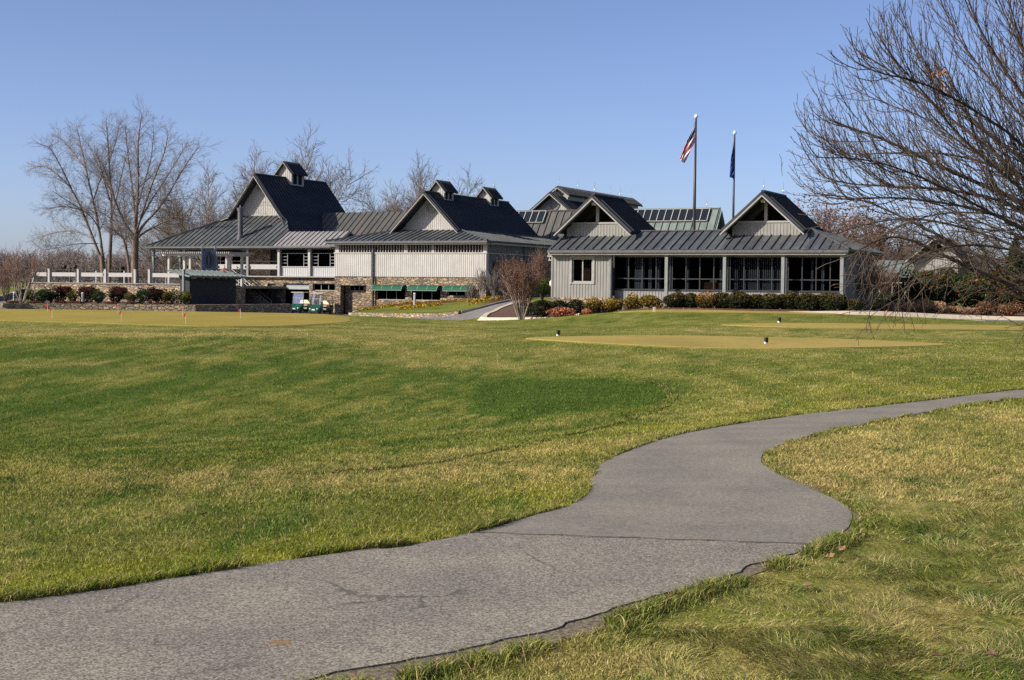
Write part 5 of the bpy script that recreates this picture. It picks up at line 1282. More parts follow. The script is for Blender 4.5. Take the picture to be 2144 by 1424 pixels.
# the large tree at the right edge
YT = 28.0
rng = Rng(8)
tb = at(2430, 700, YT); tb = Vector((tb.x, tb.y, G(tb.x, tb.y)))
fk = at(2420, 610, YT)
big = [([tb+Vector((.15, 0, -.2)), tb+Vector((.08, 0, .5)), tb.lerp(fk, .6), fk, fk+Vector((.05, .1, 1.6)), fk+Vector((-.1, .2, 3.6)), fk+Vector((.1, .1, 6.0))], [.36, .28, .25, .23, .19, .13, .04])]
LM = [([(2300,505),(2144,425),(2050,385),(1950,340),(1850,290),(1760,262),(1690,222)], 0, .10), ([(2280,450),(2144,335),(2060,275),(1980,190),(1920,110),(1870,10)], .6, .085), ([(2280,380),(2144,205),(2085,120),(2040,40),(2010,-60)], -.7, .08),
      ([(2300,520),(2144,440),(2060,408),(1960,395),(1860,390),(1760,385),(1660,345)], 1.2, .075), ([(2280,540),(2144,478),(2060,440),(1960,422),(1860,412),(1740,420),(1630,385)], -1.0, .07), ([(2280,640),(2144,588),(2040,530),(1960,490),(1880,450),(1800,415),(1700,405)], .8, .085),
      ([(2300,670),(2144,612),(2080,580),(2000,548),(1920,505),(1860,492),(1800,520),(1760,560)], -.8, .09), ([(2250,480),(2100,330),(1990,250),(1900,170),(1800,110),(1735,60)], 1.8, .07), ([(2300,420),(2200,250),(2140,100),(2100,-40)], -1.8, .07), ([(2280,520),(2144,400),(2020,300),(1940,200),(1850,100),(1810,10)], -2.2, .065),
      ([(2280,600),(2144,520),(2000,470),(1900,455),(1800,470),(1730,500),(1690,530)], 2.0, .06), ([(2300,600),(2150,530),(2050,510),(1960,520),(1890,560),(1845,610),(1815,655)], -1.4, .055), ([(2300,480),(2144,370),(2000,320),(1860,320),(1760,325),(1665,290)], 2.6, .06), ([(2290,470),(2144,300),(2040,230),(1930,170),(1820,150),(1740,95)], -3.0, .06),
      ([(2320,440),(2190,300),(2090,190),(1990,60),(1950,-60)], 2.4, .065), ([(2300,560),(2144,455),(1990,440),(1880,470),(1790,540),(1770,600)], 3.0, .05), ([(2310,380),(2230,200),(2190,50),(2160,-90)], .9, .07), ([(2290,560),(2120,470),(1990,400),(1880,350),(1790,330),(1700,330)], -3.2, .055), ([(2300,500),(2160,380),(2050,330),(1950,250),(1860,220),(1770,180)], 3.4, .05),
      ([(2320,560),(2200,520),(2090,480),(1990,440),(1900,400),(1820,370),(1740,290)], 4.0, .05), ([(2310,400),(2180,180),(2110,50),(2070,-60)], 3.2, .06), ([(2560,560),(2700,420),(2820,260),(2880,120)], .5, .09), ([(2520,500),(2620,300),(2680,120),(2700,-60)], -1.5, .09), ([(2580,620),(2760,560),(2950,480)], 1.5, .08), ([(2440,430),(2470,200),(2500,0),(2490,-150)], .3, .09), ([(2570,640),(2700,600),(2850,600)], -2.5, .07),
      ([(2300,630),(2150,640),(2030,560),(1960,560),(1900,590),(1870,650)], 1.6, .045), ([(2300,590),(2160,560),(2060,535),(1960,540),(1900,530),(1830,540),(1790,600)], 4.2, .045)]
limbs = []
for pts, dy, r in LM:
    n = len(pts); st = fk+Vector((0, dy*.02, (610-pts[0][1])/FPX*YT*.25))
    w = [st]+[at(q[0], q[1], YT+dy*(.25+.75*i/(n-1))) for i, q in enumerate(pts)]
    ww = [Vector(p) for p in chaikin([tuple(p) for p in w], 2)]; m_ = len(ww)
    limbs.append((ww, [r*.74*(1-.86*(i/(m_-1))**.75) for i in range(m_)]))
ENV = [(-150, 1895), (0, 1838), (80, 1742), (150, 1692), (260, 1650), (330, 1642), (400, 1640), (440, 1665), (520, 1690), (700, 1790), (760, 1800)]
def env_in(p, m):
    d = p-EYE; k = d.dot(CF); px = HALF[0]+FPX*d.dot(CR)/k; py = HALF[1]-FPX*d.dot(CU)/k
    for (ya, xa), (yb, xb) in zip(ENV, ENV[1:]):
        if ya <= py < yb and px < xa+m+(xb-xa)*(py-ya)/(yb-ya): return False
    return True
def env_ok(q, tol=18):
    """The outline of the crown: branches that would grow out of it are left off."""
    for p in (q[0][-1], q[0][len(q[0])//2]):
        d = p-EYE; k = d.dot(CF); px = HALF[0]+FPX*d.dot(CR)/k; py = HALF[1]-FPX*d.dot(CU)/k
        for (ya, xa), (yb, xb) in zip(ENV, ENV[1:]):
            if ya <= py < yb and px < xa+(xb-xa)*(py-ya)/(yb-ya)-rng.random()*tol: return False
        if py > 735: return False
    return True
def cut(q):
    pts, rads = q; keep = [i for i in range(len(pts)) if i < 4 or env_in(pts[i], 62)]
    n = next((i for i in range(len(pts)) if i not in keep), len(pts)); return pts[:n], rads[:n]
limbs = [cut(q) for q in limbs]
up, dn = [], []
for q in limbs: (dn if q[0][-1].z < at(1800, 480, YT).z else up).append(q)
A1 = sprout(rng, up, .25, .16, (.3, .65), (1.3, 2.7), .62, 7, .055, UPV*.085, .42, .011)
B1 = sprout(rng, dn, .40, .2, (.3, .8), (1.0, 2.2), .5, 7, .09, UPV*-.06, .42, .010)
A2 = sprout(rng, up+A1, .21, .2, (.3, .65), (.45, 1.2), .4, 6, .045, UPV*.15, .42, .0052, tip=.55)
B2 = sprout(rng, dn+B1, .27, .2, (.4, .95), (.45, 1.1), .4, 5, .13, UPV*-.08, .42, .0055, tip=.55)
A1 += sprout(rng, big, .22, .45, (.4, .8), (1.5, 3.0), .5, 7, .06, UPV*.07, .42, .011)
A1 = [q for q in A1 if env_ok(q, 6)]; B1 = [q for q in B1 if env_ok(q)]; A2 = [q for q in A2 if env_ok(q)]; B2 = [q for q in B2 if env_ok(q, 30)]
A3 = sprout(rng, A2, .18, .1, (.4, .9), (.05, .26), .2, 3, .08, UPV*.10, .6, .0042, tip=.6)
B3 = sprout(rng, B2, .22, .1, (.5, 1.0), (.08, .32), .2, 3, .16, UPV*-.03, .6, .0042, tip=.6)
big_t = thing('shade_tree', 'big bare tree reaching in with fine upswept twigs over the tee lawn', 'tree', tb)
tubes('trunk', big, M('bark_dark'), big_t, 12, tb)
tubes('limb', limbs, M('bark_dark'), big_t, 7, tb)
tubes('crown', A1+B1+A2+B2+A3+B3, M('twig_dark'), big_t, 3, tb)
# a few brown leaves still hanging
lv = []; lf_ = []
for (px, py, n_) in ((1970,150,14), (1962,158,8), (1975,178,7), (2095,610,10), (2060,590,5), (1860,655,3)):
    for _ in range(n_):
        p = at(px+rng.gauss(0, 7), py+rng.gauss(0, 7), YT+rng.uniform(-.3, .3))-tb; a = rng.vec().normalized()*.05; b_ = a.cross(rng.vec()).normalized()*.035; k = len(lv)
        lv += [p-a, p+b_, p+a, p-b_]; lf_.append((k, k+1, k+2, k+3))
simple('dry_leaf', (.26, .12, .05), .8, .3, 8)
mesh_obj('dry_leaves', lv, lf_, M('dry_leaf'), big_t)
# bare trees behind the buildings: three prototypes, copied
GM = (M('bark_pale'), M('twig_grey'))
g1 = crown_tree(51, 12, 1.25, 2.6, 10, .16, GM, 'bare_tree', 'grey bare tree beside the birches, behind the veranda roof', 'tree', None, (0, 0, 0), twig=.010, dens=1.0, upright=.35)
g2 = crown_tree(52, 12, 1.5, 2.2, 11, .16, GM, 'bare_tree', 'broad bare tree rising behind the ridge of the veranda clubhouse', 'tree', None, (0, 0, 0), twig=.010, dens=1.0, upright=.35)
def put(o, px, Y, H, H0, pyb=600, rz=0, label=None, group=None, first=False, w=1.0):
    c = o if first else copy_tree(o); p = at(px, pyb, Y); c.location = (p.x, p.y, G(p.x, p.y)-.1); s = H/H0; c.scale = (s*w, s*w, s); c.rotation_euler = (0, 0, rz)
    if label: c['label'] = label
    if group: c['group'] = group
    return c
def hgt(py, Y, px=1000): return at(px, py, Y).z
put(g1, 425, 158, hgt(358, 158, 425)-.4, 11.3, first=True, w=1.0, group='bare trees behind the clubhouse')
put(g1, 350, 165, hgt(430, 165, 350), 12, rz=2, label='lower grey bare tree seen through the veranda posts', group='bare trees behind the clubhouse', w=1.2)
put(g2, 640, 172, hgt(302, 172, 640), 11.4, first=True, w=.95, group='bare trees behind the clubhouse')
put(g1, 555, 176, hgt(360, 176, 555), 11.6, rz=4, label='bare tree showing just over the steep left roof slope', group='bare trees behind the clubhouse', w=.8)
put(g1, 880, 185, hgt(356, 185, 880), 11.5, rz=5.2, label='pale bare tree behind the ridge of the awning wing', group='bare trees behind the clubhouse', w=.95)
put(g2, 825, 188, hgt(402, 188, 825), 11.5, rz=3.2, label='low spreading bare tree above the brown link roof', group='bare trees behind the clubhouse', w=.95)
RM = (M('bark_dark'), M('twig_red'))
r1 = crown_tree(61, 10, 1.5, 1.6, 9, .2, RM, 'oak_tree', 'russet oak still holding dry leaves behind the right porch gable', 'tree', None, twig=.013, dens=.8, upright=.5)
# russet leaves on the oak
def leaf_cloud(name, parent, rng, n, cfun, size, cols, mat='leaf', out=.6):
    V, F, C = [], [], []
    for _ in range(n):
        p, nr = cfun(rng); a = (nr*out+rng.vec()*.6).normalized(); u = a.cross(rng.vec()).normalized(); w = a.cross(u); s = size*rng.uniform(.6, 1.4)
        k = len(V); V += [p-u*s, p+w*s*.55, p+u*s, p-w*s*.55]; F.append((k, k+1, k+2, k+3))
        c = cols(rng, p); C += [c]*4
    o = mesh_obj(name, V, F, M(mat), parent); set_col(o.data, np.array(C)); return o
def oakpt(rng):
    d = rng.vec().normalized(); r = rng.random()**.4; return Vector((d.x*4.6*r, d.y*4.6*r, 6.6+d.z*3.6*r)), d
def vcolr(base, var):
    def f(rng, p):
        k = rng.uniform(1-var, 1+var); return tuple(min(1, c*k) for c in base)
    return f
leaf_cloud('foliage', r1, Rng(3), 1500, oakpt, .12, vcolr((.17, .085, .05), .4))
put(r1, 1720, 118, hgt(402, 118, 1720)-.3, 10.3, first=True, w=1.15)
put(r1, 1830, 135, hgt(430, 135, 1830), 10.3, rz=2, label='second russet oak behind the hipped end of the golf shop roof', w=1.1)
for q, l in ((o_, None) for o_ in ()): pass
put(g2, 2010, 150, hgt(470, 150, 2010), 12, rz=2.2, label='bare tree behind the small cottage, seen through the big tree', group='bare trees behind the clubhouse', w=1.1)
put(g1, 1880, 160, hgt(480, 160, 1880), 12, rz=.5, label='grey bare tree left of the cottage gable', group='bare trees behind the clubhouse', w=1.1)
# the far woods: single trees in rows
FM = (M('twig_far'), M('twig_far'))
f1 = crown_tree(71, 10, 1.1, 2.5, 6, .22, FM, 'woodland_tree', 'bare grey-brown tree of the distant wood beyond the terrace', 'tree', 'bare trees of the distant wood', twig=.028, dens=.62)
f2 = crown_tree(72, 10, 1.5, 1.5, 7, .22, FM, 'woodland_tree', 'bare grey-brown tree of the distant wood beyond the terrace', 'tree', 'bare trees of the distant wood', twig=.028, dens=.62)
rng = Rng(91); first = {id(f1): True, id(f2): True}
for row, (Y, n, x0, x1) in enumerate(((205, 22, -150, 500), (230, 24, -160, 520), (255, 26, -170, 530), (285, 26, -180, 540))):
    for k in range(n):
        px = x0+(x1-x0)*(k+rng.uniform(-.2, .6))/n; o = f1 if rng.random() < .55 else f2
        top = 522+18*min(1, max(0, (px-60)/160))+rng.uniform(-14, 26)-row*1
        put(o, px, Y+rng.uniform(-10, 10), max(3, hgt(top, Y, px)), 10, pyb=605, rz=rng.uniform(0, 6), first=first.pop(id(o), False), w=rng.uniform(.9, 1.3))
for k in range(14):
    px = 1780+k*30+rng.uniform(-10, 10); put(f2 if k % 2 else f1, px, 225+rng.uniform(-15, 15), hgt(540+rng.uniform(-12, 14), 225, px), 10, rz=rng.uniform(0, 6), w=1.2, label='bare grey-brown tree of the distant wood behind the cottage', group='bare trees behind the cottage')
# small dark conifer between the birches
def conifer(name, label, px, Y, py_top, w, col):
    p = at(px, 600, Y); z = G(p.x, p.y); H = hgt(py_top, Y, px)-z; t = thing(name, label, 'tree', (p.x, p.y, z))
    r = Rng(int(px)); tubes('trunk', [([Vector((0, 0, -.2)), Vector((0, 0, H*.98))], [H*.018, .01])], M('bark_dark'), t, 6)
    def cf(rng):
        h = rng.random()**.8; a = rng.random()*6.28; rr = (1-h)*w*(.55+.45*math.sin(h*38)**2)*rng.random()**.4; return Vector((rr*math.cos(a), rr*math.sin(a), H*(.06+.94*h))), Vector((math.cos(a), math.sin(a), .3))
    leaf_cloud('foliage', t, r, 2200, cf, .16, vcolr(col, .4)); return t
conifer('conifer', 'small dark green conifer between two birch trunks', 257, 150, 560, .85, (.025, .045, .022))
conifer('conifer', 'dark pine standing behind the glossy shrubs at the right edge', 2125, 112, 492, 2.3, (.03, .05, .02))
conifer('conifer', 'dark pine partly hidden behind the first one at the right edge', 2175, 116, 480, 2.5, (.03, .05, .02))
# ------------------------------------------------------------------ shrubs
def shrub_mesh(seed, rx, ry, rz, n, ls, cols, lump=.25, stems=True, name='shrub', up=0.0):
    """A leafy shrub at the origin: foliage and stems."""
    rng = Rng(seed); t = bpy.data.objects.new(name, None); COL.objects.link(t)
    lob = [(rng.vec().normalized(), rng.uniform(.5, 1)) for _ in range(9)]
    def cf(rng):
        d = rng.vec().normalized(); k = 1-lump+lump*sum(max(0, d.dot(q))**6*w for q, w in lob)*1.3
        r = k*(1-.55*rng.random()**2.2); return Vector((d.x*rx*r, d.y*ry*r, rz*(.98+d.z*r))), (d+UPV*up).normalized()
    leaf_cloud('foliage', t, rng, n, cf, ls, cols)
    if stems:
        ln = []
        for _ in range(9):
            d = Vector((rng.gauss(0, .5), rng.gauss(0, .5), 1)).normalized(); ln.append(branch(rng, Vector((rng.gauss(0, rx*.12), rng.gauss(0, ry*.12), -.1)), d, rz*1.7, .018, .006, 4, .1, UPV*.05))
        tubes('stem', ln, M('bark_dark'), t, 4)
    return t
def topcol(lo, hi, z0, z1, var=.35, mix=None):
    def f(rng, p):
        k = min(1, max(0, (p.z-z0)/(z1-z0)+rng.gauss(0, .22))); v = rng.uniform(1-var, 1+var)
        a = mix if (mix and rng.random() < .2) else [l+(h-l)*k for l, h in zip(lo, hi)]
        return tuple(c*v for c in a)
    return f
def place(proto, used, name, label, cat, x, y, z, sx=1, sz=1, rz=0, group=None, sy=None):
    o = proto if id(proto) not in used else copy_tree(proto)
    used.add(id(proto)); o.name = name; o.location = (x, y, z); o.scale = (sx, sy or sx, sz); o.rotation_euler = (0, 0, rz); o['label'] = label; o['category'] = cat
    if group: o['group'] = group
    return o
used = set(); rng = Rng(17)
def gpx(px, Y, py=640):
    p = at(px, py, Y); return p.x, p.y
# hedge in front of the golf shop: bronzed box shrubs
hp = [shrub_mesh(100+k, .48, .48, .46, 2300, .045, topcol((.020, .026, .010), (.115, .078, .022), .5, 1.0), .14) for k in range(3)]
HX = [(1414,1.0,.98),(1446,.92,.95),(1478,1.08,1.0),(1513,.98,1.0),(1548,1.1,1.08),(1582,1.0,.98),(1616,1.02,.97),(1654,1.05,1.05),(1690,1.12,1.08),(1724,.98,1.05),(1752,1.1,1.06),(1788,1.0,.86)]
ords = ['first', 'second', 'third', 'fourth', 'fifth', 'sixth', 'seventh', 'eighth', 'ninth', 'tenth', 'eleventh', 'twelfth']
hcol = shrub_mesh(110, .48, .48, .46, 1500, .042, topcol((.03, .034, .012), (.24, .11, .015), .25, .85), .2)
for k, (px, sx, sz) in enumerate(HX):
    sx *= 1.36; sz *= 1.1; x, y = gpx(px, 80.2-4.4*(px-1414)/374+(.2 if k % 2 else -.1)); z = G(x, y)-.03
    place(hcol if k == 2 else hp[k % 3], used, 'hedge_shrub', ('orange-tinged rounded shrub, ' if k == 2 else 'bronze-topped dark rounded shrub, ')+ords[k]+' of the row below the porch', 'shrub', x, y, z, sx, sz, k*1.3, 'rounded shrubs in the row below the porch')
# golden nandinas
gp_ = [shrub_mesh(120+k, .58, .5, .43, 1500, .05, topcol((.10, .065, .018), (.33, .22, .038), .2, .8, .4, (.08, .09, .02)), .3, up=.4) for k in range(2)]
for k, (px, py, l) in enumerate(((1246,645,'golden-leaved shrub beside the dark evergreens under the shop window'),(1282,642,'golden-leaved shrub next to the shop downspout'),(1322,640,'golden-orange shrub below the first glazed porch bay'),(1362,640,'golden-orange shrub against the first free porch column'))):
    x, y = gpx(px, 82.2-1.3*k/3); z = G(x, y)+.05; place(gp_[k % 2], used, 'golden_shrub', l, 'shrub', x, y, z, 1.25, 1.08, k*2.1, 'golden shrubs in front of the golf shop')
# red nandina mounds
rp = shrub_mesh(130, .85, .6, .34, 1500, .055, topcol((.20, .06, .03), (.50, .20, .11), .1, .55, .4), .3, up=.6)
x, y = gpx(1178, 80.2); place(rp, used, 'red_shrub', 'low salmon-red shrub at the front of the mulch island', 'shrub', x, y, G(x, y)+.1, 1, 1)
x, y = gpx(1228, 79.4); place(rp, used, 'red_shrub', 'smallest salmon-red shrub beside the golden shrubs', 'shrub', x, y, G(x, y)+.05, .55, .62, 2)
# dark evergreens at the shop corner
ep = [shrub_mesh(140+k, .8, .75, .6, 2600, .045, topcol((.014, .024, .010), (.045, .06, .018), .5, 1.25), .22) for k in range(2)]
EV = [(1134,82.5,1.0,1.0,'dark rounded evergreen behind the multi-stemmed crape myrtle'),(1098,85,.72,.9,'dark evergreen left of the crape myrtle stems by the drive'),(1172,83.2,.78,.88,'dark evergreen under the shop corner, behind the red shrub'),(1206,82.6,.72,.86,'dark evergreen under the shop window beside the golden shrub')]
for k, (px, Y, sx, sz, l) in enumerate(EV):
    x, y = gpx(px, Y); place(ep[k % 2], used, 'evergreen_shrub', l, 'shrub', x, y, G(x, y)+.1, sx, sz, k*1.7)
ep2 = shrub_mesh(145, 1.0, .9, .6, 2400, .05, topcol((.03, .045, .012), (.11, .12, .022), .6, 1.2), .2)
x, y = gpx(1138, 91); place(ep2, used, 'evergreen_shrub', 'yellow-green topped evergreen against the side of the golf shop', 'shrub', x, y, G(x, y)+.75, 1, .95)
# crape myrtles
def myrtle(seed, H, w, label, px, Y, z=None, mats=('bark_pale', 'twig_red'), tw=.010, n1=9, name='crape_myrtle', seeds=900):
    rng = Rng(seed); x, y = gpx(px, Y); t = thing(name, label, 'tree', (x, y, G(x, y) if z is None else z))
    lim = []
    for k in range(n1):
        a = k*2.4; e = rng.uniform(.12, .5); d = Vector((math.sin(e)*math.cos(a)*w, math.sin(e)*math.sin(a)*w, math.cos(e)))
        lim.append(branch(rng, Vector((math.cos(a)*.05, math.sin(a)*.05, -.1)), d.normalized(), H*rng.uniform(.62, .85), .035*H/3.6, .012, 8, .07, UPV*.04))
    L1 = sprout(rng, lim, H*.045, .3, (.25, .6), (H*.22, H*.42), .45, 5, .08, UPV*.10, .5, tw*1.2)
    L2 = sprout(rng, L1, H*.04, .25, (.3, .7), (H*.10, H*.2), .3, 4, .1, UPV*.10, .5, tw)
    tubes('trunk', lim, M(mats[0]), t, 6); tubes('crown', L1+L2, M(mats[1]), t, 3)
    ends = [q[0][-1] for q in L2]
    if seeds:
        def cf(r): return r.choice(ends)+r.vec()*.05, r.vec().normalized()
        leaf_cloud('foliage', t, rng, seeds, cf, .035, vcolr((.15, .075, .042), .4))  # rusty seed heads at the twig tips, built from leaf cards
    return t
cm = myrtle(201, 3.75, 1.0, 'multi-stemmed crape myrtle with rusty seed heads on the mulch island', 1092, 80.6, seeds=4600, n1=14)
myrtle(202, 3.0, 1.0, 'pale multi-stemmed crape myrtle behind the kerb past the porch end', 1816, 80.5, seeds=500)
myrtle(203, 3.6, 1.0, 'dark crape myrtle in shade against the side of the awning wing', 1135, 101, z=.8, mats=('bark_dark', 'twig_red'), seeds=1200)
myrtle(204, 3.0, 1.1, 'bare crape myrtle in the gap between golf shop and cottage', 1850, 96, mats=('bark_dark', 'twig_red'), seeds=500)
myrtle(205, 4.3, 1.25, 'young reddish bare tree at the end of the garden wall', 45, 99, z=BEDZ, mats=('bark_pale', 'twig_red'), seeds=0, n1=7, name='young_tree')
myrtle(206, 3.6, 1.2, 'reddish bare tree beside the road beyond the garden wall', 12, 118, mats=('bark_dark', 'twig_red'), seeds=0, n1=8, name='young_tree')
# bare ornamental shrubs by the wing corner
for k, (px, Y, H, l) in enumerate(((988,112,1.5,'small bare shrub under the third awning'),(1010,110.5,2.6,'tall bare stemmed shrub at the corner of the awning wing'),(1034,109.5,2.2,'feathery bare shrub just past the wing corner'),(1057,110.5,1.7,'low bare shrub near the top of the drive'))):
    myrtle(220+k, H, .75, l, px, Y, z=bank(min(6.9, 4.3+k*.75), .75).z, mats=('bark_pale', 'twig_grey'), tw=.012, n1=8, name='bare_shrub', seeds=150)
# low pink shrubs and glossy red-green hedge at the right
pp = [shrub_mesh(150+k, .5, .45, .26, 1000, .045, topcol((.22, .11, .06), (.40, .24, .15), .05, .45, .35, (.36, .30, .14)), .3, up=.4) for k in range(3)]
rb = shrub_mesh(155, .7, .6, .36, 1500, .05, topcol((.10, .04, .022), (.22, .09, .05), .1, .6, .4, (.3, .24, .1)), .25, up=.3)
PX_ = [(1824,.85,.9),(1848,.9,1.0),(1872,.9,1.0),(1896,.95,1.1),(1918,1.0,1.25),(1940,1.1,1.5),(1964,1.1,1.4),(1988,.9,.95),(2010,.95,.85),(2032,.85,.8)]
for k, (px, sx, sz) in enumerate(PX_):
    x, y = gpx(px, 81.3-.3*k/9); place(pp[k % 3], used, 'low_shrub', 'low dusty pink shrub, '+ords[k]+' from the pale crape myrtle along the kerb', 'shrub', x, y, G(x, y)+.03, sx, sz, k*1.9, 'dusty pink shrubs along the kerb')
for k, (px, l) in enumerate(((2068,'larger red-brown shrub ending the pink row by the kerb'),(2112,'outermost red-brown shrub where the kerb bends'))):
    x, y = gpx(px, 80); place(rb, used, 'low_shrub', l, 'shrub', x, y, G(x, y)+.02, 1, 1.1, k*2)
photi = topcol((.018, .034, .012), (.05, .065, .018), 1.0, 2.6, .4)
def photc(rng, p):
    if rng.random() < .055: return (.36*rng.uniform(.6, 1.2), .07, .02)
    if rng.random() < .09: return (.17, .14, .03)
    return photi(rng, p)
ph = [shrub_mesh(160+k, 1.25, 1.1, 1.35, 4200, .085, photc, .3) for k in range(2)]
PH = [(1932,85.5,.95,1.0,'glossy green shrub with red leaves nearest the cottage'),(1985,87,.95,1.02,'glossy red-flecked shrub behind the tallest pink shrubs'),(2032,86,1.0,.98,'glossy red-flecked shrub in the middle of the tall hedge'),(2078,85.5,.95,1.05,'tall glossy shrub behind the larger red-brown shrub'),(2125,84.5,1.0,.98,'glossy shrub at the edge of the view by the kerb bend'),(2165,84,1.0,1.05,'last glossy shrub of the tall hedge')]
for k, (px, Y, sx, sz, l) in enumerate(PH):
    x, y = gpx(px, Y); place(ph[k % 2], used, 'photinia_shrub', l, 'shrub', x, y, G(x, y), sx, sz, k*2.3, 'glossy red-flecked shrubs of the tall hedge')
x, y = gpx(1880, 88); place(ep[0], used, 'evergreen_shrub', 'dark evergreen below the cottage window', 'shrub', x, y, G(x, y), 1.0, .8, 1)
x, y = gpx(1848, 90); place(ep[1], used, 'evergreen_shrub', 'dark evergreen in the gap left of the cottage window', 'shrub', x, y, G(x, y), 1.1, .9, 3)
# planting between garden wall and terrace
dk = [shrub_mesh(170+k, .62, .55, .6, 1800, .05, topcol((.018, .035, .014), (.05, .085, .025), .4, 1.2), .45) for k in range(2)]
ol = shrub_mesh(175, .62, .55, .58, 1800, .05, topcol((.035, .04, .012), (.16, .14, .03), .45, 1.1), .45)
rdv = shrub_mesh(178, .8, .4, .55, 1500, .05, topcol((.022, .014, .010), (.055, .03, .022), .3, 1.1, .4), .5)
TP = [(50,102,dk[0],.95,.92,'dark green shrub behind the young reddish tree'),(88,102,dk[1],1.05,1.0,'dark green shrub below the corner of the terrace railing'),(150,103,ol,.62,.88,'narrow olive shrub left of the bollard light'),(206,102,dk[0],.98,.85,'dark green shrub right of the bollard light'),(276,102,ol,.6,.75,'small yellow-green shrub beside the dark one on the terrace bed'),(296,103,dk[1],.85,1.0,'dark shrub shading the end of the long terrace wall'),(356,100.5,ol,.98,.95,'olive-gold shrub near the kiosk'),(390,100.5,ol,.85,.9,'olive-gold shrub against the kiosk wall'),
      (122,106,rdv,1.0,1.0,'dark red creeper mound below the second railing bay'),(182,107,rdv,.9,1.05,'dark red creeper mound behind the bollard light'),(244,107,rdv,1.1,1.0,'dark red creeper mound under the middle railing bay'),(326,104,rdv,1.1,1.15,'dark red shrub between the shaded shrub and the olive-gold ones'),(106,103,rdv,.4,.7,'small red shrub at the foot of the corner shrub')]
for k, (px, Y, pr, sx, sz, l) in enumerate(TP):
    x, y = gpx(px, Y); place(pr, used, 'terrace_shrub', l, 'shrub', x, y, BEDZ, sx*(1.4 if pr is rdv else 1.16), sz*1.06, k*1.7)
rr_ = shrub_mesh(181, .5, .35, .12, 500, .05, topcol((.10, .035, .03), (.16, .06, .04), 0, .2), .3, False)
for k, (px, Y) in enumerate(((25,98.2),(70,98.6),(130,99),(165,99),(235,99.2),(275,99.2),(330,99.3))):
    x, y = gpx(px, Y); place(rr_, used, 'ground_cover_plant', 'low reddish ground-cover plant on top of the garden wall bed', 'plant', x, y, BEDZ, 1, 1, k, 'low reddish plants along the garden wall bed')
vn_ = shrub_mesh(183, 1.1, .14, .42, 1300, .05, topcol((.05, .018, .014), (.13, .04, .03), .2, .8), .5, False)
for k, (px, dz) in enumerate(((135,.62),(185,.6),(250,.62),(325,.5))):
    p = TS.w(px_u(px), -.12); place(vn_, used, 'creeper', 'dark red creeper hanging over the terrace wall '+('above the olive shrub', 'left of the middle railing posts', 'right of the middle railing posts', 'nearest the kiosk')[k], 'creeper', p.x, p.y, dz, 1, 1, RZ)
